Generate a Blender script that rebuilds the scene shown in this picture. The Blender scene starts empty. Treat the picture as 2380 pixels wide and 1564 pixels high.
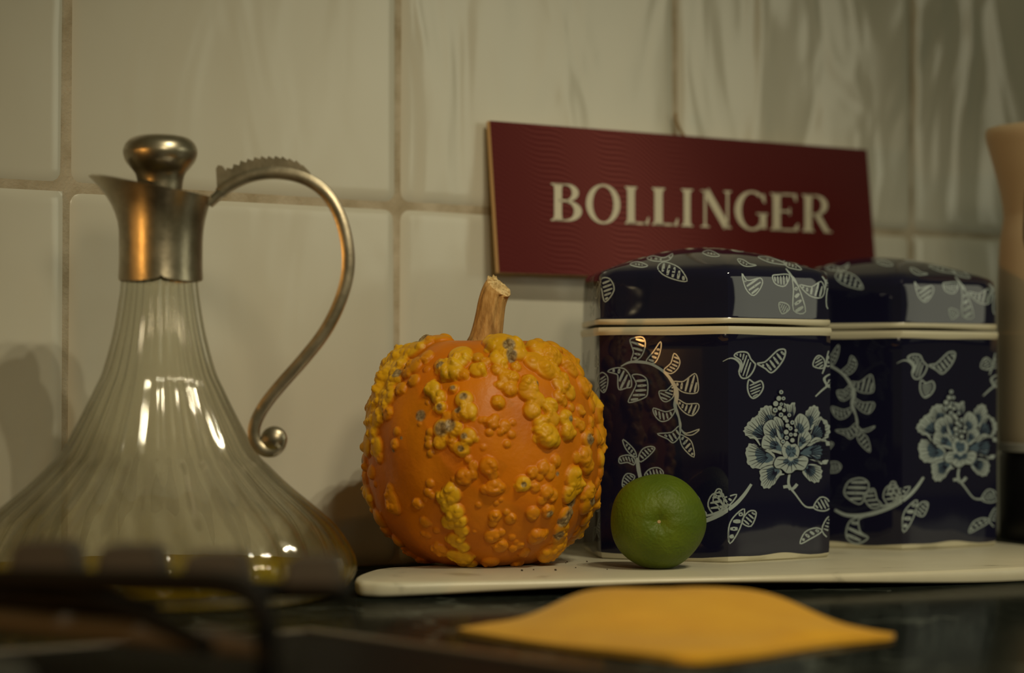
import bpy, bmesh, math, random
import numpy as np
from mathutils import Vector, Matrix
from mathutils.bvhtree import BVHTree
from mathutils.geometry import tessellate_polygon

SC = bpy.context.scene
COL = SC.collection
random.seed(11)
RNG = np.random.default_rng(7)

# ------------------------------------------------------------------ camera
FPX = 5620.0                      # focal length in pixels of the 2380-wide frame (85 mm)
CAM_Z = 0.0972
PITCH = math.atan(118 / FPX)
cam_data = bpy.data.cameras.new('camera')
cam_data.sensor_width = 36.0
cam_data.lens = 36.0 * FPX / 2380.0
cam_data.clip_start = 0.01
cam_data.dof.use_dof = True
cam_data.dof.focus_distance = 1.215
cam_data.dof.aperture_fstop = 4.9
cam_data.dof.aperture_blades = 0
cam = bpy.data.objects.new('camera', cam_data)
COL.objects.link(cam)
cam.location = (0, 0, CAM_Z)
cam.rotation_euler = (math.pi / 2 + PITCH, 0, 0)
SC.camera = cam

SC.view_settings.view_transform = 'Standard'
SC.view_settings.look = 'None'
SC.view_settings.gamma = 1.0
SC.view_settings.use_curve_mapping = False
SC.view_settings.exposure = -0.12
SC.cycles.use_denoising = True
SC.cycles.max_bounces = 10
SC.cycles.transparent_max_bounces = 16
SC.cycles.caustics_reflective = False
SC.cycles.sample_clamp_indirect = 4.0

# ------------------------------------------------------------------ world and lights
W = bpy.data.worlds.new('kitchen_air')
SC.world = W
W.use_nodes = True
wn = W.node_tree
wn.nodes.clear()
w_out = wn.nodes.new('ShaderNodeOutputWorld')
w_bg = wn.nodes.new('ShaderNodeBackground')
w_bg.inputs['Color'].default_value = (0.95, 0.87, 0.44, 1)
w_bg.inputs['Strength'].default_value = 0.078
wn.links.new(w_bg.outputs[0], w_out.inputs[0])

def area(name, loc, target, power, color, sx, sy=None, shape='RECTANGLE'):
    l = bpy.data.lights.new(name, 'AREA')
    l.shape = shape
    l.size = sx
    if shape in ('RECTANGLE', 'ELLIPSE'):
        l.size_y = sy or sx
    l.energy = power
    l.color = color
    o = bpy.data.objects.new(name, l)
    COL.objects.link(o)
    o.location = loc
    o.rotation_euler = (Vector(target) - Vector(loc)).to_track_quat('-Z', 'Y').to_euler()
    return o

# kitchen lamp just right of and above the camera (throws the shadows on the tiles)
kl = bpy.data.lights.new('kitchen_lamp', 'SPOT')
kl.energy = 12.0
kl.color = (1.0, 0.84, 0.54)
kl.shadow_soft_size = 0.075
kl.spot_size = math.radians(47)
kl.spot_blend = 1.0
klo = bpy.data.objects.new('kitchen_lamp', kl)
COL.objects.link(klo)
klo.location = (0.245, 0.10, 0.56)
klo.rotation_euler = (Vector((0.07, 1.28, -0.05)) - Vector(klo.location)).to_track_quat('-Z', 'Y').to_euler()
# row of small ceiling downlights, high to the right
for sx_, sy_ in ((0.50, 0.22), (0.60, 0.29), (0.70, 0.36)):
    dl = bpy.data.lights.new('downlight', 'SPOT')
    dl.energy = 17.0
    dl.color = (1.0, 0.89, 0.60)
    dl.shadow_soft_size = 0.015
    dl.spot_size = math.radians(43)
    dl.spot_blend = 1.0
    dlo = bpy.data.objects.new('downlight', dl)
    COL.objects.link(dlo)
    dlo.location = (sx_, sy_, 1.25)
    dlo.rotation_euler = (Vector((0.03, 1.25, -0.15)) - Vector(dlo.location)).to_track_quat('-Z', 'Y').to_euler()
# dim window far to the right
area('window_light', (2.6, 0.60, 0.75), (0.3, 1.3, 0.2), 5.0, (1.0, 0.98, 0.70), 0.9, 1.0)
# small warm lamp low on the left
wl = bpy.data.lights.new('warm_lamp', 'POINT')
wl.energy = 27.0
wl.color = (1.0, 0.46, 0.10)
wl.shadow_soft_size = 0.016
wlo = bpy.data.objects.new('warm_lamp', wl)
COL.objects.link(wlo)
wlo.location = (-1.612, -0.321, 0.141)

# ------------------------------------------------------------------ geometry of the view
def ray(px, py):
    a = (px - 1190) / FPX
    b = (782 - py) / FPX
    c, s = math.cos(PITCH), math.sin(PITCH)
    return Vector((a, c - b * s, s + b * c))

def at(px, py, Y):
    d = ray(px, py)
    return Vector((0, 0, CAM_Z)) + d * (Y / d.y)

ANG = math.radians(36.03)
WD = Vector((math.cos(ANG), math.sin(ANG), 0))          # along the wall, to the right
WN = Vector((math.sin(ANG), -math.cos(ANG), 0))         # out of the wall
W0 = Vector((-0.2247, 1.218, 0))                        # a tile joint

def wall_pt(s, z, d=0.0):
    return W0 + WD * s + WN * d + Vector((0, 0, z))

def hit_plane(px, py, p0, n):
    d = ray(px, py)
    o = Vector((0, 0, CAM_Z))
    return o + d * ((p0 - o).dot(n) / d.dot(n))

# ------------------------------------------------------------------ materials
MAT = {}

def newmat(name):
    m = bpy.data.materials.new(name)
    m.use_nodes = True
    MAT[name] = m
    return m, m.node_tree, m.node_tree.nodes['Principled BSDF']

def principled(name, color, rough=0.5, metal=0.0, spec=0.5, coat=0.0, coat_rough=0.05, ior=1.5):
    m, nt, b = newmat(name)
    b.inputs['Base Color'].default_value = (*color, 1)
    b.inputs['Roughness'].default_value = rough
    b.inputs['Metallic'].default_value = metal
    b.inputs['Specular IOR Level'].default_value = spec
    b.inputs['Coat Weight'].default_value = coat
    b.inputs['Coat Roughness'].default_value = coat_rough
    b.inputs['IOR'].default_value = ior
    return m, nt, b

def node(nt, typ, **kw):
    n = nt.nodes.new(typ)
    for k, v in kw.items():
        if k in n.inputs:
            n.inputs[k].default_value = v
        else:
            setattr(n, k, v)
    return n

def coords(nt, scale=(1, 1, 1), rot=(0, 0, 0)):
    t = nt.nodes.new('ShaderNodeTexCoord')
    mp = nt.nodes.new('ShaderNodeMapping')
    mp.inputs['Scale'].default_value = scale
    mp.inputs['Rotation'].default_value = rot
    nt.links.new(t.outputs['Object'], mp.inputs['Vector'])
    return mp.outputs['Vector']

def noise(nt, vec, scale, detail=3.0, rough=0.5, dist=0.0):
    n = nt.nodes.new('ShaderNodeTexNoise')
    n.inputs['Scale'].default_value = scale
    n.inputs['Detail'].default_value = detail
    n.inputs['Roughness'].default_value = rough
    n.inputs['Distortion'].default_value = dist
    nt.links.new(vec, n.inputs['Vector'])
    return n.outputs['Fac']

def ramp(nt, fac, stops):
    r = nt.nodes.new('ShaderNodeValToRGB')
    el = r.color_ramp.elements
    while len(el) < len(stops):
        el.new(0.5)
    for e, (p, c) in zip(el, stops):
        e.position = p
        e.color = (*c, 1)
    nt.links.new(fac, r.inputs['Fac'])
    return r.outputs['Color']

def bump(nt, b, height, strength, distance):
    n = nt.nodes.new('ShaderNodeBump')
    n.inputs['Strength'].default_value = strength
    n.inputs['Distance'].default_value = distance
    nt.links.new(height, n.inputs['Height'])
    nt.links.new(n.outputs['Normal'], b.inputs['Normal'])
    return n

def mathn(nt, op, a, bb=None):
    n = nt.nodes.new('ShaderNodeMath')
    n.operation = op
    for i, v in enumerate((a, bb)):
        if v is None:
            continue
        if isinstance(v, (int, float)):
            n.inputs[i].default_value = v
        else:
            nt.links.new(v, n.inputs[i])
    return n.outputs[0]

def attr(nt, name):
    n = nt.nodes.new('ShaderNodeAttribute')
    n.attribute_name = name
    return n

# glazed tile
m, nt, b = principled('tile_glaze', (0.58, 0.57, 0.50), 0.18, coat=0.0)
v = coords(nt, (1, 1, 1))
nt.links.new(ramp(nt, noise(nt, v, 9, 3), [(0.3, (0.56, 0.545, 0.47)), (0.7, (0.60, 0.59, 0.52))]), b.inputs['Base Color'])
v2 = coords(nt, (1.0, 1.0, 0.38), (0, 0, -ANG))
h = noise(nt, v2, 17, 2.0, 0.4, 1.1)
wv = attr(nt, 'wavy')
h2 = mathn(nt, 'MULTIPLY', h, wv.outputs['Fac'])
bump(nt, b, h2, 1.0, 0.0075)
# grout
m, nt, b = principled('grout', (0.36, 0.31, 0.22), 0.9, spec=0.2)
v = coords(nt)
nt.links.new(ramp(nt, noise(nt, v, 55, 4), [(0.3, (0.33, 0.27, 0.18)), (0.65, (0.52, 0.46, 0.36))]), b.inputs['Base Color'])
bump(nt, b, noise(nt, v, 600, 3), 0.4, 0.001)
# dark green-black stone worktop with pale veins
m, nt, b = principled('worktop_stone', (0.012, 0.016, 0.015), 0.20, spec=0.03)
v = coords(nt)
vo = nt.nodes.new('ShaderNodeTexVoronoi')
vo.feature = 'DISTANCE_TO_EDGE'
vo.inputs['Scale'].default_value = 16
mixv = nt.nodes.new('ShaderNodeVectorMath')
mixv.operation = 'MULTIPLY_ADD'
nz = nt.nodes.new('ShaderNodeTexNoise')
nz.inputs['Scale'].default_value = 30
nt.links.new(v, nz.inputs['Vector'])
nt.links.new(nz.outputs['Color'], mixv.inputs[0])
mixv.inputs[1].default_value = (0.05, 0.05, 0.05)
nt.links.new(v, mixv.inputs[2])
nt.links.new(mixv.outputs[0], vo.inputs['Vector'])
vein = mathn(nt, 'LESS_THAN', vo.outputs['Distance'], 0.022)
patch = mathn(nt, 'GREATER_THAN', noise(nt, v, 7, 2), 0.50)
vein = mathn(nt, 'MULTIPLY', vein, patch)
fine = noise(nt, v, 120, 5)
basec = ramp(nt, fine, [(0.35, (0.006, 0.008, 0.007)), (0.75, (0.018, 0.021, 0.018))])
mx = nt.nodes.new('ShaderNodeMix')
mx.data_type = 'RGBA'
nt.links.new(mathn(nt, 'MULTIPLY', vein, 0.22), mx.inputs[0])
nt.links.new(basec, mx.inputs[6])
mx.inputs[7].default_value = (0.22, 0.25, 0.22, 1)
nt.links.new(mx.outputs[2], b.inputs['Base Color'])
# polished dark stone: a weak mirror even at a low angle
def weak_mirror(mat, fac, rough):
    nt_ = MAT[mat].node_tree
    b_ = nt_.nodes['Principled BSDF']
    d_ = nt_.nodes.new('ShaderNodeBsdfDiffuse')
    g_ = nt_.nodes.new('ShaderNodeBsdfGlossy')
    x_ = nt_.nodes.new('ShaderNodeMixShader')
    g_.inputs['Roughness'].default_value = rough
    x_.inputs[0].default_value = fac
    if b_.inputs['Base Color'].is_linked:
        nt_.links.new(b_.inputs['Base Color'].links[0].from_socket, d_.inputs['Color'])
    else:
        d_.inputs['Color'].default_value = b_.inputs['Base Color'].default_value
    nt_.links.new(d_.outputs[0], x_.inputs[1]); nt_.links.new(g_.outputs[0], x_.inputs[2])
    o_ = [n for n in nt_.nodes if n.type == 'OUTPUT_MATERIAL'][0]
    nt_.links.new(x_.outputs[0], o_.inputs['Surface'])
    nt_.nodes.remove(b_)
weak_mirror('worktop_stone', 0.17, 0.12)
# white marble
m, nt, b = principled('white_marble', (0.6, 0.58, 0.5), 0.32)
v = coords(nt)
c = ramp(nt, noise(nt, v, 14, 6, 0.6, 1.6), [(0.30, (0.34, 0.32, 0.24)), (0.40, (0.52, 0.49, 0.38)), (0.8, (0.57, 0.54, 0.42))])
nt.links.new(c, b.inputs['Base Color'])
bump(nt, b, noise(nt, v, 90, 3), 0.15, 0.001)
# pewter
m, nt, b = principled('pewter', (0.38, 0.34, 0.27), 0.40, metal=1.0)
v = coords(nt)
c = ramp(nt, noise(nt, v, 60, 5, 0.65), [(0.35, (0.34, 0.30, 0.225)), (0.65, (0.50, 0.45, 0.35))])
nt.links.new(c, b.inputs['Base Color'])
nt.links.new(ramp(nt, noise(nt, v, 90, 4), [(0.3, (0.29,) * 3), (0.7, (0.39,) * 3)]), b.inputs['Roughness'])
bump(nt, b, noise(nt, v, 220, 3), 0.08, 0.001)

# clear glass, thin: partly straight-through, partly refracting, with a mirror skin
def glass_mat(name, tint, refr, edge_tint):
    m = bpy.data.materials.new(name)
    m.use_nodes = True
    nt = m.node_tree
    nt.nodes.clear()
    out = nt.nodes.new('ShaderNodeOutputMaterial')
    tr = nt.nodes.new('ShaderNodeBsdfTransparent')
    lw = nt.nodes.new('ShaderNodeLayerWeight')
    lw.inputs['Blend'].default_value = 0.35
    nt.links.new(ramp(nt, lw.outputs['Facing'], [(0.0, tint), (0.55, tint), (0.97, edge_tint)]), tr.inputs['Color'])
    gl = nt.nodes.new('ShaderNodeBsdfRefraction')
    gl.inputs['IOR'].default_value = 1.25
    gl.inputs['Roughness'].default_value = 0.02
    gl.inputs['Color'].default_value = (*tint, 1)
    a = nt.nodes.new('ShaderNodeMixShader')
    a.inputs[0].default_value = refr
    nt.links.new(tr.outputs[0], a.inputs[1])
    nt.links.new(gl.outputs[0], a.inputs[2])
    go = nt.nodes.new('ShaderNodeBsdfGlossy')
    go.inputs['Roughness'].default_value = 0.06
    lw2 = nt.nodes.new('ShaderNodeLayerWeight')
    lw2.inputs['Blend'].default_value = 0.5
    fr = mathn(nt, 'ADD', mathn(nt, 'MULTIPLY', mathn(nt, 'POWER', lw2.outputs['Facing'], 5.0), 0.90), 0.045)
    bq = nt.nodes.new('ShaderNodeMixShader')
    nt.links.new(fr, bq.inputs[0])
    nt.links.new(a.outputs[0], bq.inputs[1])
    nt.links.new(go.outputs[0], bq.inputs[2])
    nt.links.new(bq.outputs[0], out.inputs[0])
    MAT[name] = m
glass_mat('clear_glass', (0.965, 0.96, 0.92), 0.20, (0.16, 0.13, 0.06))
m = bpy.data.materials.new('yellow_oil')
m.use_nodes = True
nt = m.node_tree
nt.nodes.clear()
out = nt.nodes.new('ShaderNodeOutputMaterial')
tr = nt.nodes.new('ShaderNodeBsdfTransparent'); tr.inputs['Color'].default_value = (0.88, 0.74, 0.14, 1)
tl_ = nt.nodes.new('ShaderNodeBsdfTranslucent'); tl_.inputs['Color'].default_value = (0.78, 0.66, 0.07, 1)
df = nt.nodes.new('ShaderNodeBsdfDiffuse'); df.inputs['Color'].default_value = (0.75, 0.63, 0.07, 1)
a1 = nt.nodes.new('ShaderNodeMixShader'); a1.inputs[0].default_value = 0.5
nt.links.new(tl_.outputs[0], a1.inputs[1]); nt.links.new(df.outputs[0], a1.inputs[2])
a2 = nt.nodes.new('ShaderNodeMixShader'); a2.inputs[0].default_value = 0.45
nt.links.new(tr.outputs[0], a2.inputs[1]); nt.links.new(a1.outputs[0], a2.inputs[2])
nt.links.new(a2.outputs[0], out.inputs[0])
MAT['yellow_oil'] = m

# gourd skin driven by painted pigment attributes
m, nt, b = principled('gourd_skin', (0.5, 0.17, 0.01), 0.42, spec=0.25)
v = coords(nt)
ya, sa = attr(nt, 'yellow'), attr(nt, 'scab')
base = ramp(nt, noise(nt, v, 45, 4), [(0.3, (0.46, 0.128, 0.001)), (0.7, (0.57, 0.178, 0.002))])
yel = ramp(nt, noise(nt, v, 120, 4), [(0.3, (0.56, 0.28, 0.004)), (0.7, (0.64, 0.37, 0.010))])
sc_ = ramp(nt, noise(nt, v, 500, 4), [(0.35, (0.08, 0.055, 0.03)), (0.7, (0.36, 0.28, 0.15))])
m1 = nt.nodes.new('ShaderNodeMix'); m1.data_type = 'RGBA'
nt.links.new(ya.outputs['Fac'], m1.inputs[0]); nt.links.new(base, m1.inputs[6]); nt.links.new(yel, m1.inputs[7])
m2 = nt.nodes.new('ShaderNodeMix'); m2.data_type = 'RGBA'
nt.links.new(sa.outputs['Fac'], m2.inputs[0]); nt.links.new(m1.outputs[2], m2.inputs[6]); nt.links.new(sc_, m2.inputs[7])
nt.links.new(m2.outputs[2], b.inputs['Base Color'])
bump(nt, b, noise(nt, v, 260, 4), 0.25, 0.0012)
b.inputs['Subsurface Weight'].default_value = 0.0
# dry stalk
m, nt, b = principled('dry_stalk', (0.4, 0.25, 0.1), 0.75, spec=0.25)
v = coords(nt, (1, 1, 0.25))
nt.links.new(ramp(nt, noise(nt, v, 330, 5, 0.65), [(0.3, (0.22, 0.11, 0.03)), (0.55, (0.46, 0.27, 0.09)), (0.8, (0.62, 0.42, 0.19))]), b.inputs['Base Color'])
bump(nt, b, noise(nt, v, 700, 4), 0.5, 0.001)
m, nt, b = principled('stalk_cut', (0.66, 0.47, 0.22), 0.8, spec=0.2)
v = coords(nt)
nt.links.new(ramp(nt, noise(nt, v, 500, 4), [(0.35, (0.44, 0.28, 0.11)), (0.6, (0.72, 0.53, 0.27))]), b.inputs['Base Color'])
bump(nt, b, noise(nt, v, 600, 4), 0.6, 0.001)
# lime peel
m, nt, b = principled('lime_peel', (0.11, 0.22, 0.012), 0.5, spec=0.28)
v = coords(nt)
nt.links.new(ramp(nt, noise(nt, v, 60, 4), [(0.3, (0.056, 0.094, 0.003)), (0.7, (0.092, 0.134, 0.005))]), b.inputs['Base Color'])
hp = noise(nt, v, 620, 2, 0.5)
bump(nt, b, hp, 0.45, 0.0012)
principled('lime_scar', (0.42, 0.30, 0.14), 0.8)
# canister glazes
principled('navy_glaze', (0.0075, 0.0075, 0.024), 0.04)
principled('white_glaze', (0.29, 0.345, 0.355), 0.08)
principled('blue_glaze', (0.065, 0.105, 0.155), 0.08)
for _n in ('navy_glaze', 'white_glaze', 'blue_glaze'):
    _nt = MAT[_n].node_tree
    bump(_nt, _nt.nodes['Principled BSDF'], noise(_nt, coords(_nt), 30, 1.0, 0.4), 0.15, 0.0008)
m, nt, b = principled('bare_rim', (0.52, 0.49, 0.37), 0.35)
# sign
m, nt, b = principled('sign_red', (0.105, 0.010, 0.012), 0.6, spec=0.2)
t = nt.nodes.new('ShaderNodeTexCoord')
sx = nt.nodes.new('ShaderNodeSeparateXYZ')
nt.links.new(t.outputs['Object'], sx.inputs[0])
X, Z = sx.outputs[0], sx.outputs[2]
# stacked wave lines embossed over the middle of the board
arg = mathn(nt, 'ADD', mathn(nt, 'MULTIPLY', X, 128.0), mathn(nt, 'MULTIPLY', Z, 18.0))
wave = mathn(nt, 'MULTIPLY', mathn(nt, 'SINE', arg), 0.0030)
ph = mathn(nt, 'MULTIPLY', mathn(nt, 'SUBTRACT', Z, mathn(nt, 'ADD', wave, mathn(nt, 'MULTIPLY', X, -0.36))), 2050.0)
ln = mathn(nt, 'ADD', mathn(nt, 'MULTIPLY', mathn(nt, 'SINE', ph), 0.5), 0.5)
dx = mathn(nt, 'SUBTRACT', mathn(nt, 'ADD', X, mathn(nt, 'MULTIPLY', Z, 0.25)), 0.105)
msk = mathn(nt, 'POWER', 2.718, mathn(nt, 'MULTIPLY', mathn(nt, 'MULTIPLY', dx, dx), -300.0))
lm = mathn(nt, 'MULTIPLY', ln, msk)
mx = nt.nodes.new('ShaderNodeMix'); mx.data_type = 'RGBA'
nt.links.new(lm, mx.inputs[0])
mx.inputs[6].default_value = (0.090, 0.008, 0.009, 1)
mx.inputs[7].default_value = (0.23, 0.058, 0.055, 1)
nt.links.new(mx.outputs[2], b.inputs['Base Color'])
bump(nt, b, lm, 0.3, 0.0008)
principled('sign_core', (0.60, 0.42, 0.22), 0.7)
principled('sign_letter', (0.62, 0.58, 0.46), 0.5)
principled('twine', (0.30, 0.22, 0.12), 0.9)
# cloth
m, nt, b = principled('yellow_cloth', (0.62, 0.33, 0.03), 0.9, spec=0.15)
v = coords(nt)
nt.links.new(ramp(nt, noise(nt, v, 40, 4), [(0.3, (0.57, 0.275, 0.006)), (0.7, (0.65, 0.335, 0.012))]), b.inputs['Base Color'])
bump(nt, b, noise(nt, v, 900, 2), 0.5, 0.001)
b.inputs['Sheen Weight'].default_value = 0.2
# hob and grate
principled('hob_enamel', (0.006, 0.005, 0.005), 0.5)
weak_mirror('hob_enamel', 0.06, 0.3)
m, nt, b = principled('hob_steel', (0.20, 0.17, 0.14), 0.38, metal=0.9)
m, nt, b = principled('cast_iron', (0.105, 0.090, 0.076), 0.7, spec=0.2)
v = coords(nt)
bump(nt, b, noise(nt, v, 400, 3), 0.3, 0.001)
principled('black_iron', (0.008, 0.007, 0.006), 0.6, spec=0.15)
principled('lit_iron', (0.15, 0.14, 0.135), 0.7, spec=0.2)  # iron made paler: light caught by the lower bar is put into the colour
principled('burner_grey', (0.10, 0.10, 0.095), 0.5)
# kettle
m, nt, b = principled('brushed_steel', (0.56, 0.47, 0.33), 0.5, metal=0.2)
v = coords(nt, (1, 1, 12))
bump(nt, b, noise(nt, v, 40, 3), 0.05, 0.001)
principled('black_plastic', (0.008, 0.008, 0.009), 0.4)
principled('pale_ring', (0.42, 0.42, 0.38), 0.4)
principled('crumb', (0.05, 0.03, 0.015), 0.9)

# ------------------------------------------------------------------ object helpers
def link(name, me, parent=None):
    o = bpy.data.objects.new(name, me)
    COL.objects.link(o)
    if parent is not None:
        o.parent = parent
    return o

def mesh_obj(name, verts, faces, mats, parent=None, midx=None, smooth=True, sharp=None):
    me = bpy.data.meshes.new(name)
    me.from_pydata([tuple(v) for v in verts], [], [tuple(f) for f in faces])
    for mm in (mats if isinstance(mats, (list, tuple)) else [mats]):
        me.materials.append(MAT[mm])
    if midx is not None:
        me.polygons.foreach_set('material_index', midx)
    if smooth:
        me.shade_smooth()
        if sharp:
            me.set_sharp_from_angle(angle=math.radians(sharp))
    me.update()
    return link(name, me, parent)

def empty(name, loc, rz=0.0):
    o = bpy.data.objects.new(name, None)
    o.empty_display_size = 0.02
    COL.objects.link(o)
    o.location = loc
    o.rotation_euler = (0, 0, rz)
    return o

def tag(o, label=None, cat=None, group=None, kind=None):
    if label: o['label'] = label
    if cat: o['category'] = cat
    if group: o['group'] = group
    if kind: o['kind'] = kind
    return o

def lathe(profile, n=64, mod=None, cap0=True, cap1=True):
    """profile: (r, z) list from bottom to top; mod(phi, i, r, z) -> (r, z)."""
    vs, fs = [], []
    for i, (r, z) in enumerate(profile):
        for k in range(n):
            p = 2 * math.pi * k / n
            rr, zz = (r, z) if mod is None else mod(p, i, r, z)
            vs.append((rr * math.cos(p), rr * math.sin(p), zz))
    for i in range(len(profile) - 1):
        for k in range(n):
            a = i * n + k
            bq = i * n + (k + 1) % n
            fs.append((a, bq, bq + n, a + n))
    if cap0: fs.append(tuple(range(n - 1, -1, -1)))
    if cap1: fs.append(tuple(range((len(profile) - 1) * n, len(profile) * n)))
    return vs, fs

def catmull(pts, sub=8, closed=False):
    P = [np.array(p, float) for p in pts]
    n = len(P)
    out = []
    rng = range(n) if closed else range(n - 1)
    for i in rng:
        if closed:
            p0, p1, p2, p3 = P[(i - 1) % n], P[i], P[(i + 1) % n], P[(i + 2) % n]
        else:
            p0, p1, p2, p3 = P[max(i - 1, 0)], P[i], P[i + 1], P[min(i + 2, n - 1)]
        for s in range(sub):
            t = s / sub
            out.append(0.5 * ((2 * p1) + (-p0 + p2) * t + (2 * p0 - 5 * p1 + 4 * p2 - p3) * t * t + (-p0 + 3 * p1 - 3 * p2 + p3) * t ** 3))
    if not closed:
        out.append(P[-1])
    return out

def sweep(path, section, closed_ends=True, up=Vector((0, 1, 0))):
    """path: Vector list; section(i, t) -> list of (side, lift) offsets; side along `up`, lift along the in-plane normal."""
    vs, fs = [], []
    n = len(path)
    m_ = None
    for i, p in enumerate(path):
        a = path[max(i - 1, 0)]
        c = path[min(i + 1, n - 1)]
        t = (Vector(c) - Vector(a)).normalized()
        nn = t.cross(up).normalized()
        sec = section(i, i / (n - 1))
        m_ = len(sec)
        for s, l in sec:
            vs.append(Vector(p) + up * s + nn * l)
    for i in range(n - 1):
        for k in range(m_):
            a = i * m_ + k
            bq = i * m_ + (k + 1) % m_
            fs.append((a, bq, bq + m_, a + m_))
    if closed_ends:
        fs.append(tuple(range(m_ - 1, -1, -1)))
        fs.append(tuple(range((n - 1) * m_, n * m_)))
    return vs, fs

def ellipse(a, bq, n=12):
    return [(a * math.cos(2 * math.pi * k / n), bq * math.sin(2 * math.pi * k / n)) for k in range(n)]

def extrude_poly(pts, z0, z1, bevel=0.0):
    """pts: (x, y) outline counter-clockwise -> bmesh prism with rounded edges."""
    bm = bmesh.new()
    vb = [bm.verts.new((x, y, z0)) for x, y in pts]
    vt = [bm.verts.new((x, y, z1)) for x, y in pts]
    n = len(pts)
    bm.faces.new(vb[::-1])
    bm.faces.new(vt)
    for k in range(n):
        bm.faces.new((vb[k], vb[(k + 1) % n], vt[(k + 1) % n], vt[k]))
    if bevel:
        es = [e for e in bm.edges if abs(e.verts[0].co.z - e.verts[1].co.z) < 1e-9]
        bmesh.ops.bevel(bm, geom=es, offset=bevel, segments=3, profile=0.5, affect='EDGES')
    return bm

def bm_obj(name, bm, mats, parent=None, sharp=35):
    me = bpy.data.meshes.new(name)
    bmesh.ops.recalc_face_normals(bm, faces=bm.faces)
    bm.to_mesh(me)
    bm.free()
    for mm in (mats if isinstance(mats, (list, tuple)) else [mats]):
        me.materials.append(MAT[mm])
    me.shade_smooth()
    me.set_sharp_from_angle(angle=math.radians(sharp))
    return link(name, me, parent)

# ------------------------------------------------------------------ wall of tiles
def build_wall():
    vs, fs, mi, wav = [], [], [], []
    T, G = 0.2, 0.0036
    rows = [(-0.0015, 0.1978), (0.1978, 0.3978), (0.3978, 0.5978), (0.5978, 0.7978), (0.7978, 0.9978)]
    # grout bed
    q = [wall_pt(-1.2, -0.05, -0.0013), wall_pt(1.8, -0.05, -0.0013), wall_pt(1.8, 1.0, -0.0013), wall_pt(-1.2, 1.0, -0.0013)]
    vs += q
    fs.append((0, 1, 2, 3)); mi.append(1); wav += [0] * 4
    rnd = random.Random(4)
    e = 0.0075
    ed = [0, 0.0006, 0.0016, 0.003, 0.005, e]
    lin = ed + [e + (T - G - 2 * e) * k / 10 for k in range(1, 10)] + [T - G - x for x in ed[::-1]]
    def drop(x):
        x = min(x, T - G - x)
        return 0.0 if x >= e else -0.0013 * (1 - x / e) ** 2.4
    for c in range(-6, 9):
        for r, (z0, z1) in enumerate(rows):
            w = 0.22
            if r >= 1 and c == 1: w = 0.55
            if r >= 1 and c >= 2: w = 1.0
            if r == 0 and c >= 2: w = 0.35
            if r >= 1 and c == 0: w = 0.12
            tx, tz = rnd.uniform(-.003, .003), rnd.uniform(-.003, .003)
            dz = rnd.uniform(-.0003, .0003)
            base = len(vs)
            n = len(lin)
            for i, a in enumerate(lin):
                for j, bb in enumerate(lin):
                    d = drop(a) + drop(bb)
                    d = max(d, -0.0017)
                    d += tx * (a - T / 2) + tz * (bb - T / 2) + dz
                    vs.append(wall_pt(c * T + G / 2 + a, z0 + G / 2 + bb * (z1 - z0 - G) / (T - G), d))
                    wav.append(w)
            for i in range(n - 1):
                for j in range(n - 1):
                    p = base + i * n + j
                    fs.append((p, p + n, p + n + 1, p + 1)); mi.append(0)
    # solid backing behind the bed
    base = len(vs)
    for d in (-0.0015, -0.08):
        vs += [wall_pt(-1.2, -0.05, d), wall_pt(1.8, -0.05, d), wall_pt(1.8, 1.0, d), wall_pt(-1.2, 1.0, d)]
        wav += [0] * 4
    for f in ((0, 1, 2, 3), (7, 6, 5, 4), (0, 4, 5, 1), (1, 5, 6, 2), (2, 6, 7, 3), (3, 7, 4, 0)):
        fs.append(tuple(base + k for k in f)); mi.append(1)
    o = mesh_obj('wall_back', vs, fs, ['tile_glaze', 'grout'], midx=mi)
    a = o.data.attributes.new('wavy', 'FLOAT', 'POINT')
    a.data.foreach_set('value', wav)
    tag(o, 'wall of large glossy off-white square tiles with sandy grout', 'wall', kind='structure')
    return o
build_wall()

# ------------------------------------------------------------------ worktop
def build_worktop():
    A = wall_pt(-1.2, 0, -0.0005); B = wall_pt(1.8, 0, -0.0005)
    C_ = B + WN * 0.68; D = A + WN * 0.68
    bm = extrude_poly([(p.x, p.y) for p in (D, C_, B, A)], -0.03, 0.0, 0.002)
    o = bm_obj('kitchen_worktop', bm, 'worktop_stone')
    tag(o, 'polished dark green-black stone worktop running under the tiled wall', 'worktop')
build_worktop()

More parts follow.
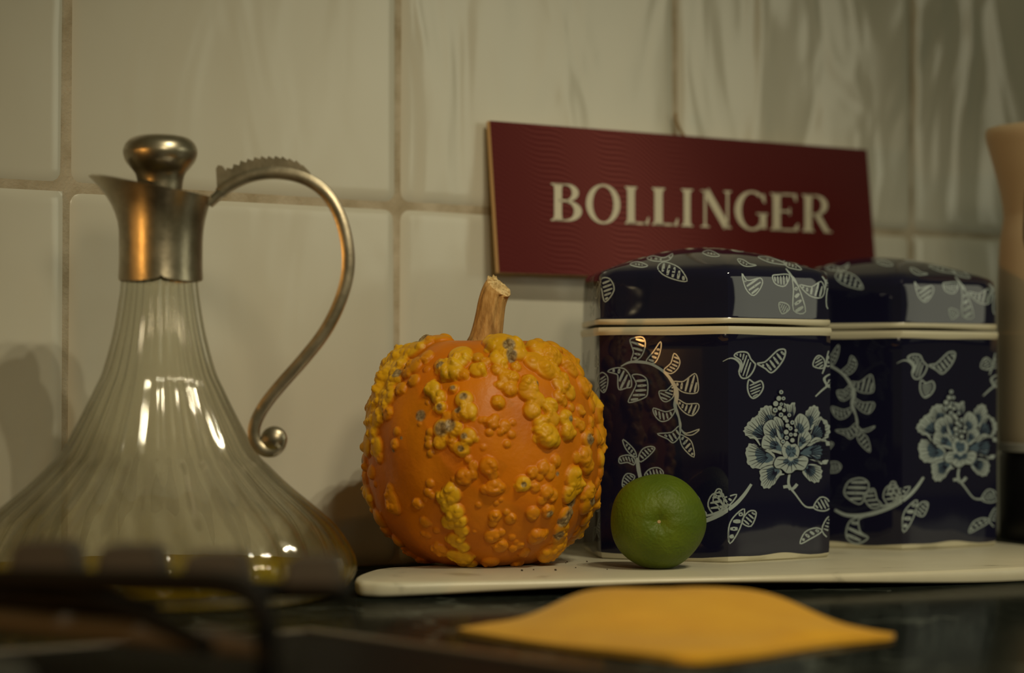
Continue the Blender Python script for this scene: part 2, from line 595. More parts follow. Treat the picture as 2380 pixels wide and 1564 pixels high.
# ------------------------------------------------------------------ marble board
BOARD_T = 0.0075
def build_board():
    top = 0.0075
    H = CAM_Z - top
    def on_top(px, py):
        d = ray(px, py)
        k = (top - CAM_Z) / d.z
        return Vector((0, 0, CAM_Z)) + d * k
    pts_px = [(826, 1347), (834, 1351), (860, 1352.5), (900, 1353), (1000, 1352), (1150, 1349.5), (1300, 1347), (1530, 1342), (1750, 1338), (1950, 1333), (2150, 1327), (2300, 1321), (2450, 1314), (2700, 1302)]
    front = [on_top(*p) for p in pts_px]
    # how far the underside of the front edge is cut up at each point
    lift = [0.0013, 0.0008, 0.0006, 0.0006, 0.0013, 0.0024, 0.0033, 0.0042, 0.0040, 0.0029, 0.0013, 0.0002, 0.0, 0.0]
    F = catmull([tuple(p) for p in front], 5)
    Lf = [x[0] for x in catmull([(l,) for l in lift], 5)]
    right = Vector(F[-1])
    dirf = (Vector(F[-1]) - Vector(F[20])).normalized()
    back = Vector((-dirf.y, dirf.x, 0))
    left = Vector(F[0])
    # left end rounds away from the camera
    arc = [on_top(*p) for p in ((826, 1347), (826, 1341), (836, 1334), (850, 1328.5), (867, 1323.5), (888, 1320.3), (911, 1318), (956, 1316), (1000, 1313.5), (1035, 1309), (1055, 1302), (1066, 1292))]
    arc[0] = left
    arc = [Vector(p) for p in catmull([tuple(p) for p in arc], 3)]
    def to_wall(p):                                     # the back edge runs along the tiles
        return p + back * (((p - W0).dot(WN) - 0.012) / -back.dot(WN))
    br, bl = to_wall(right), to_wall(arc[-1])
    outline = [Vector((p[0], p[1], 0)) for p in F] + [br, bl] + arc[::-1][:-1]
    lifts = list(Lf) + [0.0, 0.0] + [0.0013 * max(0.0, 1 - k / 12) for k in range(len(arc) - 1, 0, -1)]
    n = len(outline)
    cen = sum(outline, Vector()) / n
    vs, fs = [], []
    nor = []
    for i in range(n):
        t = (outline[(i + 1) % n] - outline[i - 1]); t.z = 0
        t.normalize()
        nor.append(Vector((t.y, -t.x, 0)))
    prof = [(-0.006, 0.0, 1.0), (-0.0012, 0.0, 1.0), (-0.0004, 0.0005, 1.0), (0.0, 0.0016, 0.85), (0.0, top - 0.0019, 0), (-0.0006, top - 0.0006, 0), (-0.0022, top, 0)]
    for off, z, w in prof:
        for i in range(n):
            p = outline[i] + nor[i] * off
            zz = z + lifts[i] * w
            vs.append((p.x, p.y, min(zz, top)))
    for j in range(len(prof) - 1):
        for i in range(n):
            a = j * n + i; bq = j * n + (i + 1) % n
            fs.append((a, bq, bq + n, a + n))
    fs.append(tuple(range(n - 1, -1, -1)))
    fs.append(tuple(range((len(prof) - 1) * n, len(prof) * n)))
    o = mesh_obj('marble_board', vs, fs, 'white_marble', sharp=50)
    tag(o, 'long white marble serving board with rounded corner under gourd, lime and canisters', 'serving board')
build_board()

# ------------------------------------------------------------------ decanter
def build_decanter():
    Y = 1.12
    k = Y / FPX
    base = at(370, 900, Y)
    root = empty('decanter', (base.x, Y, 0))
    tag(root, 'fluted clear glass decanter with pewter collar, scrolled handle and domed stopper', 'decanter')
    Zp = lambda y: CAM_Z + (900 - y) * k
    prof_px = [(400, 1386), (428, 1372), (447, 1350), (459, 1322), (457, 1295), (440, 1260), (411, 1220), (378, 1190), (305, 1130), (258, 1085), (228, 1053), (183, 972), (150, 905), (130, 860), (107, 775), (94, 700), (89, 655), (88, 600)]
    prof = [(p[0] * k, Zp(p[1])) for p in prof_px]
    prof[0] = (prof[0][0], 0.0004)
    sm = catmull(prof, 6)
    NF, N = 30, 300
    zs = [p[1] for p in sm]
    def mod(phi, i, r, z, inner=False):
        a = min(1.0, max(0.0, (z - 0.004) / 0.012)) 
        f = 0.5 + 0.5 * math.cos(NF * phi)
        amp = 0.050 if not inner else 0.040
        return r * (1 - amp * a * (1 - f ** 0.8)), z
    outer = [(float(p[0]), float(p[1])) for p in sm]
    nO = len(outer)
    # inner skin from top to the inside of the base
    inner = [(max(r - 0.0026, 0.002), max(z, 0.0055)) for r, z in outer[::-1] if z > 0.0056]
    inner.append((inner[-1][0] * 0.6, 0.0048))
    vs, fs = [], []
    rings = [(0.02, 0.003, False), ] + [(r, z, False) for r, z in outer] + [(r, z, True) for r, z in inner] + [(0.004, 0.0048, True)]
    for (r, z, inn) in rings:
        for q in range(N):
            p = 2 * math.pi * q / N
            rr, zz = mod(p, 0, r, z, inn)
            vs.append((rr * math.cos(p), rr * math.sin(p), zz))
    for i in range(len(rings) - 1):
        for q in range(N):
            a = i * N + q; bq = i * N + (q + 1) % N
            fs.append((a, bq, bq + N, a + N))
    fs.append(tuple(range(N - 1, -1, -1)))
    fs.append(tuple(range((len(rings) - 1) * N, len(rings) * N)))
    mesh_obj('glass_body', vs, fs, 'clear_glass', root)['label'] = 'clear fluted glass body flaring to a wide base'
    # oil lying in the bottom
    lvl = Zp(1318)
    op = [(max(r - 0.0032, 0.002), max(z, 0.0062)) for r, z in outer if 0.006 < z < lvl]
    op = [(op[0][0] * 0.55, 0.0062)] + op + [(op[-1][0], lvl)]
    v_, f_ = lathe(op, 150, lambda p, i, r, z: mod(p, i, r, z, True))
    mesh_obj('oil', v_, f_, 'yellow_oil', root)['label'] = 'shallow pool of yellow oil'
    # collar
    ax = (373 - 370) * k
    rows = [655, 640, 615, 580, 545, 515, 495, 478, 465, 455, 447, 440]
    N = 120
    vs, fs = [], []
    def rim_y(phi, extra=0):
        # rim plane falls from the lip (left) to the handle (right)
        return 440 + 19 * math.cos(phi) - 12 * max(0, -math.cos(phi)) ** 3
    def collar_pt(phi, s, inner):
        rt = 119 + 50 * max(0.0, math.cos(phi - math.pi)) ** 5
        rb = 97
        ytop = rim_y(phi)
        c = abs(math.sin(2 * (phi + math.radians(81)) ))
        ybot = 643 + 12 * c ** 0.45
        y = ybot + (ytop - ybot) * s
        fl = max(0.0, (s - 0.42) / 0.58)
        r = rb + 1.0 * max(0, 0.12 - s) / 0.12 + (rt - rb) * fl ** 2.1 - 0.7 * math.sin(min(s / 0.5, 1) * math.pi)
        if inner: r -= 9
        return (ax + r * k * math.cos(phi), r * k * math.sin(phi), Zp(y))
    S = [0, 0.03, 0.1, 0.2, 0.3, 0.4, 0.48, 0.56, 0.64, 0.72, 0.8, 0.87, 0.93, 0.97, 1.0]
    rings = [(s, False) for s in S] + [(1.012, True)] + [(s, True) for s in S[::-1][1:]]
    for s, inn in rings:
        for q in range(N):
            vs.append(collar_pt(2 * math.pi * q / N, s, inn))
    nr = len(rings)
    for i in range(nr):
        for q in range(N):
            a = i * N + q; bq = i * N + (q + 1) % N
            c_ = ((i + 1) % nr) * N
            fs.append((a, bq, c_ + (q + 1) % N, c_ + q))
    mesh_obj('collar', vs, fs, 'pewter', root, sharp=60)['label'] = 'pewter collar with pouring lip and scalloped lower edge'
    # stopper
    sp = [(50, 470), (52, 430), (55, 412), (60, 400), (70, 388), (81, 373), (86, 357), (85, 345), (79, 332), (66, 321), (45, 315), (20, 313), (2, 312.6)]
    spr = catmull([(a * k, Zp(bq)) for a, bq in sp], 5)
    v_, f_ = lathe([(float(a), float(bq)) for a, bq in spr], 72)
    v_ = [(x + (371 - 370) * k, y, z) for x, y, z in v_]
    mesh_obj('stopper', v_, f_, 'pewter', root, sharp=60)['label'] = 'mushroom-shaped pewter stopper'
    # handle
    hp = [(484, 474), (505, 455), (530, 432), (580, 409), (640, 401), (700, 412), (750, 442), (785, 492), (805, 560), (808, 630), (790, 700), (755, 770), (705, 835), (652, 895), (613, 945), (592, 990), (594, 1025), (612, 1046), (636, 1048), (652, 1032), (650, 1012), (634, 1004)]
    P = [Vector(((a - 370) * k, 0, Zp(bq))) for a, bq in catmull(hp, 6)]
    def sec(i, t):
        th = (19 if t < 0.6 else 19 - 3 * (t - 0.6) / 0.4) * k
        if t < 0.06: th = 14 * k
        wd = (34 - 12 * max(0, t - 0.5) / 0.5) * k
        pts = []
        n = 16
        for q in range(n):
            a = 2 * math.pi * q / n
            ca, sa = math.cos(a), math.sin(a)
            l = th * sa
            s = wd * 0.5 * math.copysign(abs(ca) ** 0.6, ca)
            if abs(ca) < 0.5: l *= 0.80          # groove along the strap
            pts.append((s, l))
        return pts
    v_, f_ = sweep(P, sec)
    h = mesh_obj('handle', v_, f_, 'pewter', root, sharp=50)
    h['label'] = 'S-shaped pewter strap handle ending in a scroll'
    # scroll ball at the foot of the handle
    sv, sf = lathe([(math.sin(math.pi * j / 14) * 31 * k + 1e-6, -math.cos(math.pi * j / 14) * 24 * k) for j in range(15)], 28)
    sv = [((637 - 370) * k + x, z * 0.8, Zp(1021) + y) for x, y, z in sv]
    mesh_obj('scroll_end', sv, sf, 'pewter', h)
    # serrated crest on the thumb rest
    low = [(506, 462), (530, 436), (580, 412), (640, 404), (700, 412), (727, 424)]
    topc = [(502, 392), (507, 384), (517, 386), (525, 398)]
    xs = np.linspace(527, 712, 24)
    env = np.interp(xs, [527, 560, 600, 650, 690, 712], [390, 373, 363, 362, 373, 390])
    for q, (x, e) in enumerate(zip(xs, env)):
        topc.append((x + (5 if q % 2 else 0), e + (7 if q % 2 else 0)))
    topc.append((727, 412))
    poly = topc + low[::-1]
    bm = bmesh.new()
    wdt = 13 * k
    f1 = [bm.verts.new(((a - 370) * k, -wdt, Zp(bq))) for a, bq in poly]
    f2 = [bm.verts.new(((a - 370) * k, wdt, Zp(bq))) for a, bq in poly]
    n = len(poly)
    bm.faces.new(f1); bm.faces.new(f2[::-1])
    for q in range(n):
        bm.faces.new((f1[q], f2[q], f2[(q + 1) % n], f1[(q + 1) % n]))
    cr = bm_obj('crest', bm, 'pewter', h, sharp=25)
    cr['label'] = 'serrated leaf crest on top of the handle'
build_decanter()

# ------------------------------------------------------------------ warty gourd
def build_gourd():
    Yc = 1.236
    s = Yc / FPX
    R = 272 * s
    cx = at(1124, 900, Yc).x
    zb = BOARD_T
    Hb = 545 * s                  # body height
    root = empty('warty_gourd', (cx, Yc, zb))
    tag(root, 'round orange gourd covered in yellow warts, standing beside the lime', 'gourd')
    NP, NT = 760, 430
    th = np.linspace(0, math.pi, NT)                    # 0 = top
    ph = np.linspace(0, 2 * math.pi, NP, endpoint=False)
    TH, PH = np.meshgrid(th, ph, indexing='ij')
    # superellipse body, dimpled at the stalk and under the base
    st, ct = np.sin(TH), np.cos(TH)
    rr = np.sign(st) * np.abs(st) ** 0.86
    zz = np.sign(ct) * np.abs(ct) ** 0.90
    z = np.where(zz > 0, zz * 0.53, zz * 0.515) * Hb
    wl = np.where(zz < 0, 1 - 0.05 * np.abs(zz) ** 2, 1.0)
    rib = 1 - 0.020 * (0.5 + 0.5 * np.cos(10 * PH + 0.6)) ** 2 * np.abs(st) ** 0.7
    rad = R * rr * wl * rib
    dim = np.exp(-(np.arccos(np.clip(ct, -1, 1)) / 0.30) ** 2)
    z = z - 0.013 * dim + 0.006 * np.exp(-((math.pi - TH) / 0.35) ** 2)
    P = np.stack([rad * np.cos(PH), rad * np.sin(PH), z], -1)
    # normals
    dT = np.gradient(P, axis=0)
    dP = (np.roll(P, -1, axis=1) - np.roll(P, 1, axis=1))
    Nn = np.cross(dT, dP)
    ln = np.linalg.norm(Nn, axis=-1, keepdims=True)
    rdir = np.stack([np.cos(PH) * st, np.sin(PH) * st, ct], -1)
    Nn = np.where(ln > 1e-12, Nn / np.maximum(ln, 1e-12), rdir)
    flip = np.sign((Nn * rdir).sum(-1, keepdims=True)); flip[flip == 0] = 1
    Nn = Nn * flip
    Nn[0] = (0, 0, 1); Nn[-1] = (0, 0, -1)
    zc = 0.47 * Hb
    flat = P.reshape(-1, 3)
    # warts seen in the photo: crop px x, y, radius, yellow 0..1, scab 0..1
    Wt = []
    def w(s_, y=0.25, sc=0.0):
        it = [float(q) for q in s_.split()]
        for i in range(0, len(it), 3):
            Wt.append((it[i], it[i + 1], it[i + 2], y, sc))
    w('330 425 44 275 500 50 215 500 44 260 560 46 205 640 44 150 690 40 185 740 40 130 780 38 105 850 34 210 700 36 170 560 46 240 450 44', 1.0)
    w('790 400 80 840 430 52 740 385 50 760 462 45 660 512 42 580 440 55 540 510 60 580 470 40 450 600 42 480 640 40 490 690 34 600 650 46 620 705 45 520 500 45', 0.95)
    w('360 410 48 300 440 50 250 480 55 220 540 60 190 600 55 170 660 50 240 640 45 150 740 45 160 800 42 130 865 45 180 880 42 140 1120 45 205 570 50 270 460 45', 1.0)
    w('500 790 52 490 845 40 620 820 42 590 880 40 560 790 40 1000 680 42 990 820 60 960 790 40 1020 840 36 1070 740 42 875 1045 40 1110 1020 50 1100 1090 50 1135 1060 40', 0.9)
    w('540 1090 52 510 1110 40 560 1170 46 530 1222 42 585 1262 38 560 1312 42 590 1345 36 590 1395 46 610 1435 40 555 1385 36 520 1150 34 580 1215 36', 1.0)
    w('960 420 60 1000 445 52 930 470 55 980 500 62 1020 525 45 1050 580 46 1088 612 42 900 610 55 940 650 45 920 700 45 905 575 45 960 760 45 1010 740 40 1080 800 42 1060 560 40', 0.7)
    w('700 470 25 660 450 30 755 512 32 790 552 35 830 547 32 815 602 40 770 580 25 760 662 36 840 500 26 800 530 25 825 575 26', 0.55)
    w('1050 460 36 1100 500 40 1130 480 35 1170 590 42 1195 612 30 1070 410 40 1120 430 40 1150 500 32 1250 660 42 1240 720 42 1265 790 30 1290 840 42 1255 870 25 1240 830 30 1215 680 26', 0.45)
    w('1060 660 25 1040 640 30 1150 700 25 1180 840 35 1170 920 42 1182 965 36 1130 930 25 1130 760 22 1150 780 24 1210 760 24 1100 690 20', 0.4)
    w('730 760 32 790 772 32 720 802 20 820 812 22 800 857 20 770 800 18 745 735 22 700 745 18 715 960 46 732 1003 30 740 1062 45 772 1064 25 700 1070 26', 0.2)
    w('490 490 35 590 530 35 550 600 25 570 722 35 520 732 30 560 870 30 540 842 30 470 360 50 400 385 45 280 540 45 300 602 30 120 690 42 360 490 42 420 450 32 360 560 30 240 720 30 330 520 30', 0.4)
    w('270 860 25 280 800 20 440 800 22 430 862 22 440 902 18 430 830 18 150 1000 26 190 930 25 110 960 32 130 1170 36 190 1270 46 250 1130 42 262 1162 36 80 1040 32 90 1090 26 240 1080 26', 0.3)
    w('480 1360 36 500 1375 26 640 960 26 600 1010 42 640 1000 26 620 930 20 920 990 30 972 972 36 1002 1002 30 930 1060 26 980 1082 36 1012 1102 30 960 1122 26 1030 942 32 920 1180 36 990 1175 34 1010 970 22 950 1010 22', 0.25)
    w('1080 1200 40 1060 1262 40 1050 1310 36 1190 1110 42 1182 1152 40 1240 1152 42 1220 1202 30 1160 1300 46 1000 1385 45 1040 1355 45 1150 1340 36 1200 1230 32', 0.5)
    w('745 1200 32 815 1212 30 730 1292 40 770 1342 36 772 1275 22 940 1300 44 972 1290 26 860 1342 22 830 1352 22 882 1382 26 720 1422 36 692 1462 36 380 1140 28 410 1232 28 440 1042 22 430 1082 22 450 1102 18 735 1230 24 800 1180 18', 0.2)
    w('1270 960 26 1282 1042 26 1250 1010 26 1300 900 20 1280 1090 24 1230 1060 22 1260 920 24 1200 800 20 390 1440 30 330 1420 26 280 1380 26 240 1340 24 850 1440 26 930 1450 28 1010 1440 26 1090 1400 28', 0.2)
    w('390 722 32', 0.3, 1.0)
    w('400 380 30 490 690 20 490 500 22 290 540 22 500 790 42 540 775 36 600 645 22 575 700 20 1180 840 24 800 430 30 815 460 28 590 880 18 605 820 18 550 600 14 875 1045 16 990 1180 20 190 1275 34 110 965 22 130 1150 18 1110 1145 30 1085 1200 36 1060 1225 30 1040 1290 24 1080 745 14 1170 575 18 1040 1000 12 1190 1130 20 935 580 12 1200 1160 18 300 832 9 225 730 9 262 890 12', 0.6, 1.0)
    wl_ = []
    mpx = 2.1136
    for (x, y, r, ye, sb) in Wt:
        px, py = 800 + x / mpx, 620 + y / mpx
        nx = (px - 1124) * s
        nz = CAM_Z + (900 - py) * s - zb - zc
        wl_.append((nx, nz, r / mpx * s, ye, sb))
    disp = np.zeros(len(flat)); yel = np.zeros(len(flat)); sca = np.zeros(len(flat))
    front = flat[:, 1] < 0.002
    fidx = np.where(front)[0]
    Nf = Nn.reshape(-1, 3)
    def put(c, r, ye, sb, hmul, cand):
        d2 = ((flat[cand] - c) ** 2).sum(1)
        sel = d2 < r * r
        i = cand[sel]
        q = np.sqrt(d2[sel]) / r
        if sb >= 1.0:
            k_ = np.clip((1 - q) * 3.0, 0, 1)
            sca[i] = np.maximum(sca[i], k_ * 0.9)
            disp[i] -= 0.10 * r * np.clip((0.7 - q) * 2, 0, 1)
            return
        h = r * hmul * np.sqrt(np.clip(1 - q ** 2.1, 0, 1))
        disp[i] = np.maximum(disp[i], h) + 0.10 * np.minimum(disp[i], h)
        yel[i] = np.maximum(yel[i], ye * np.clip((1 - q) * 5, 0, 1))
    buds = []
    order = sorted(wl_, key=lambda t_: t_[4])
    for nx, nz, r, ye, sb in order:
        # nearest surface point in the frontal projection, else the silhouette
        d2 = (flat[fidx, 0] - nx) ** 2 + (flat[fidx, 2] - nz) ** 2
        j = fidx[np.argmin(d2 - 0.00002 * (-flat[fidx, 1]))]
        fc = min(1.0, abs(flat[j, 1]) / 0.05)
        bst = 1.0 + 0.75 * (1 - fc)
        r = r * bst
        cand = fidx if flat[j, 1] < -0.01 else np.arange(len(flat))
        put(flat[j], max(r, 0.0009), ye, sb, RNG.uniform(0.50, 0.72) / bst ** 0.8, cand)
        if sb < 1.0 and r > 0.0026:
            # smaller knobs budding on the larger warts
            for _ in range(int(RNG.integers(2, 6))):
                v_ = RNG.normal(size=3); v_ -= Nf[j] * (v_ @ Nf[j]); v_ /= np.linalg.norm(v_)
                c2_ = flat[j] + v_ * r * RNG.uniform(0.35, 0.95)
                buds.append((c2_, r / bst ** 0.5 * RNG.uniform(0.26, 0.48), min(1.0, ye * RNG.uniform(0.7, 1.1)), cand))
    for c2_, r2_, y2_, cand in buds:
        d2 = ((flat[cand] - c2_) ** 2).sum(1)
        i = cand[d2 < r2_ * r2_]
        q = np.sqrt(((flat[i] - c2_) ** 2).sum(1)) / r2_
        under = disp[i]
        disp[i] = under + r2_ * 0.34 * np.sqrt(np.clip(1 - q ** 2.2, 0, 1))
        yel[i] = np.maximum(yel[i], y2_ * np.clip((1 - q) * 5, 0, 1))
    # small pimples among them and warts round the back
    allv = np.arange(len(flat))
    for q in range(330):
        a = RNG.uniform(0, 2 * math.pi)
        t_ = math.acos(RNG.uniform(-0.8, 0.86))
        i = int(t_ / math.pi * (NT - 1)) * NP + int(a / (2 * math.pi) * NP) % NP
        c = flat[i]
        if c[1] < -0.012:
            # only along the rows in front
            if RNG.uniform() > 0.55: continue
            put(c, RNG.uniform(0.0010, 0.0021), 0.1, 0, 0.45, fidx)
        else:
            put(c, RNG.uniform(0.002, 0.0062), RNG.uniform(0.1, 0.9), 0, 0.55, allv)
    lump = 0.0009 * np.sin(PH * 7 + 2 * ct) * np.sin(TH * 5 + 1.3) * np.abs(st)
    Q = flat + Nf * (disp[:, None] + lump.reshape(-1, 1))
    zfac = np.clip((flat[:, 2] + 0.47 * Hb) / 0.010, 0, 1)      # keep the foot from sinking
    Q[:, 2] += zc
    Q[:, 2] = np.maximum(Q[:, 2], 0.0002)
    faces = []
    idx = np.arange(NT * NP).reshape(NT, NP)
    a = idx[:-1, :]; bq = np.roll(a, -1, 1); c = np.roll(idx[1:, :], -1, 1); d = idx[1:, :]
    F = np.stack([a, d, c, bq], -1).reshape(-1, 4)
    me = bpy.data.meshes.new('body')
    me.vertices.add(len(Q)); me.vertices.foreach_set('co', Q.ravel())
    me.loops.add(len(F) * 4); me.loops.foreach_set('vertex_index', F.ravel())
    me.polygons.add(len(F))
    me.polygons.foreach_set('loop_start', np.arange(0, len(F) * 4, 4))
    me.update(calc_edges=True)
    me.shade_smooth()
    for nm, ar in (('yellow', yel), ('scab', sca)):
        at_ = me.attributes.new(nm, 'FLOAT', 'POINT')
        at_.data.foreach_set('value', ar.astype(np.float32))
    me.materials.append(MAT['gourd_skin'])
    me.validate()
    link('body', me, root)['label'] = 'orange ribbed body with clusters of yellow warts'
    # stalk
    pp = [(1122, 830, 46), (1124, 806, 41), (1128, 788, 36), (1133, 765, 34), (1138, 735, 32), (1143, 705, 31), (1151, 680, 31), (1159, 668, 31)]
    ctr = catmull([((a - 1124) * s, 0.0, CAM_Z + (900 - bq) * s - zb, r * s) for a, bq, r in pp], 6)
    N = 80
    vs, fs = [], []
    for i, c in enumerate(ctr):
        a0, a1 = ctr[max(i - 1, 0)], ctr[min(i + 1, len(ctr) - 1)]
        t_ = Vector((a1[0] - a0[0], 0, a1[2] - a0[2])).normalized()
        u = Vector((0, 1, 0)); nn = t_.cross(u)
        if i > len(ctr) - 8:
            tt = (i - (len(ctr) - 8)) / 7
            nn = (nn * (1 - tt * .5) + Vector((-0.9, 0, 0.48)) * (0.5 * tt)).normalized() if nn.x < 0 else (nn * (1 - tt * .5) + Vector((0.9, 0, -0.42)) * (0.5 * tt)).normalized()
        if i > len(ctr) - 8:
            u = (u * (1 - tt * .5) + Vector((0, 0.86, 0.62)) * (tt * .9)).normalized()
        for q in range(N):
            p = 2 * math.pi * q / N
            rr_ = c[3] * (1 + 0.10 * (abs(math.cos(4 * p + 0.4)) ** 0.7 - 0.5) + 0.02 * math.sin(13 * p))
            if i < 10: rr_ *= 1 + 0.06 * math.sin(5 * p) * (10 - i) / 10
            vs.append(Vector((c[0], c[1], c[2])) + nn * (rr_ * math.cos(p)) + u * (rr_ * math.sin(p)))
    for i in range(len(ctr) - 1):
        for q in range(N):
            a_ = i * N + q; b_ = i * N + (q + 1) % N
            fs.append((a_, b_, b_ + N, a_ + N))
    st_ = mesh_obj('stalk', vs, fs, 'dry_stalk', root, sharp=60)
    st_['label'] = 'dry brown ridged stalk leaning right'
    # torn pale cut face
    top = vs[-N:]
    cen = sum(top, Vector()) / N
    cv = list(top)
    cf = []
    rnd = random.Random(5)
    for rg, f in enumerate((0.96, 0.8, 0.6, 0.4, 0.2)):
        for q in range(N):
            v_ = cen + (top[q] - cen) * f
            p = 2 * math.pi * q / N
            v_.z += 0.0004 + 0.0007 * math.sin(3 * p + rg * 1.7) + 0.0005 * math.sin(7 * p + rg * 2.3) + rnd.uniform(0, 0.0003) + 0.0006
            if rg == 1 and 0.9 < p < 1.35: v_.z += 0.0028
            cv.append(v_)
    for i in range(5):
        for q in range(N):
            a_ = i * N + q; b_ = i * N + (q + 1) % N
            cf.append((a_, b_, b_ + N, a_ + N))
    cf.append(tuple(range(5 * N, 6 * N)))
    mesh_obj('cut_end', cv, cf, 'stalk_cut', st_)['label'] = 'pale torn cut face'
build_gourd()

# ------------------------------------------------------------------ lime
def build_lime():
    Yc = 1.20
    s = Yc / FPX
    R = 111 * s
    c = at(1529, 1212, Yc)
    zc = BOARD_T + 0.98 * R
    root = empty('lime', (c.x, Yc, BOARD_T))
    tag(root, 'small green lime with its stalk scar facing out, in front of the nearer canister', 'lime')
    NT, NP = 120, 200
    # pole axis looks at the camera, a little up
    ax = Vector((-0.03, -1.0, 0.045)).normalized()
    e1 = Vector((1, 0, 0)); e1 = (e1 - ax * e1.dot(ax)).normalized()
    e2 = ax.cross(e1)
    if e2.z < 0: e2 = -e2
    vs, fs = [], []
    for i in range(NT + 1):
        t = math.pi * i / NT
        for q in range(NP):
            p = 2 * math.pi * q / NP
            r = 1.0
            r -= 0.115 * math.exp(-(t / 0.20) ** 2) + 0.06 * math.exp(-(t / 0.45) ** 2)
            r += 0.03 * math.exp(-((math.pi - t) / 0.3) ** 2)
            r += 0.010 * math.cos(5 * p + 0.4) * math.sin(t) + 0.007 * math.cos(3 * p - 0.8) * math.sin(t)
            r += 0.0035 * math.exp(-((t - 0.35) / 0.3) ** 2) * math.cos(9 * p + 1.0)
            v = ax * (r * math.cos(t) * 0.98) + e1 * (r * math.sin(t) * math.cos(p)) + e2 * (r * math.sin(t) * math.sin(p))
            v *= R
            z = v.z + zc - BOARD_T
            vs.append((v.x, v.y, max(z, 0.0003)))
    for i in range(NT):
        for q in range(NP):
            a = i * NP + q; bq = i * NP + (q + 1) % NP
            fs.append((a, a + NP, bq + NP, bq))
    mesh_obj('peel', vs, fs, 'lime_peel', root)
    k = 4.2 * s
    sv, sf = lathe([(k, 0.0), (k * 0.95, k * 0.5), (k * 0.6, k * 0.75), (k * 0.35, k * 0.55)], 20)
    rot = Vector((0, 0, 1)).rotation_difference(ax).to_matrix()
    base = ax * (R * 0.80) + Vector((0, 0, zc - BOARD_T))
    sv = [tuple(rot @ Vector(v) + base) for v in sv]
    mesh_obj('stalk_scar', sv, sf, 'lime_scar', root)['label'] = 'tiny tan stalk scar'
build_lime()

# ------------------------------------------------------------------ canisters
JR, JF = 0.0726, 0.0075
JAP = JR * math.cos(math.pi / 6)
YAW1 = math.radians(5.75)
J1 = Vector((0.1035, 1.3078, BOARD_T))

def hex_rho(phi, corner0):
    """radius of the rounded hexagon at polar angle phi, a corner lying at corner0."""
    a = (phi - corner0) % (math.pi / 3)
    if a > math.pi / 6: a = math.pi / 3 - a             # angle from the nearest corner
    # fillet circle centre on the corner ray
    dc = (JAP - JF) / math.cos(math.pi / 6)
    # tangent point
    tp_ang = math.atan2(JF * math.sin(math.pi / 6), dc + JF * math.cos(math.pi / 6))
    if a >= tp_ang:
        return JAP / math.cos(math.pi / 6 - a)
    return dc * math.cos(a) + math.sqrt(max(0.0, JF * JF - (dc * math.sin(a)) ** 2))

def hexring():
    ph = []
    for k in range(6):
        c0 = k * math.pi / 3
        for d in (-0.075, -0.05, -0.025, 0, 0.025, 0.05, 0.075):
            ph.append(c0 + d)
        for d in np.linspace(0.13, math.pi / 3 - 0.13, 9):
            ph.append(c0 + float(d))
    return sorted(p % (2 * math.pi) for p in ph)
HR = hexring()
C0 = -math.pi / 2                                        # local frame: a corner towards -Y

def hex_lathe(prof, wob=None):
    vs, fs = [], []
    n = len(HR)
    for i, (sc, z) in enumerate(prof):
        for p in HR:
            r = hex_rho(p, C0)
            if sc < 0.8:                                   # the dome rounds off towards its crown
                r = r * (sc / 0.8) + JAP * (1 - sc / 0.8)
            zz = z + (wob(p, i) if wob else 0)
            vs.append((r * sc * math.cos(p), r * sc * math.sin(p), zz))
    for i in range(len(prof) - 1):
        for k in range(n):
            a = i * n + k; bq = i * n + (k + 1) % n
            fs.append((a, bq, bq + n, a + n))
    return vs, fs, n

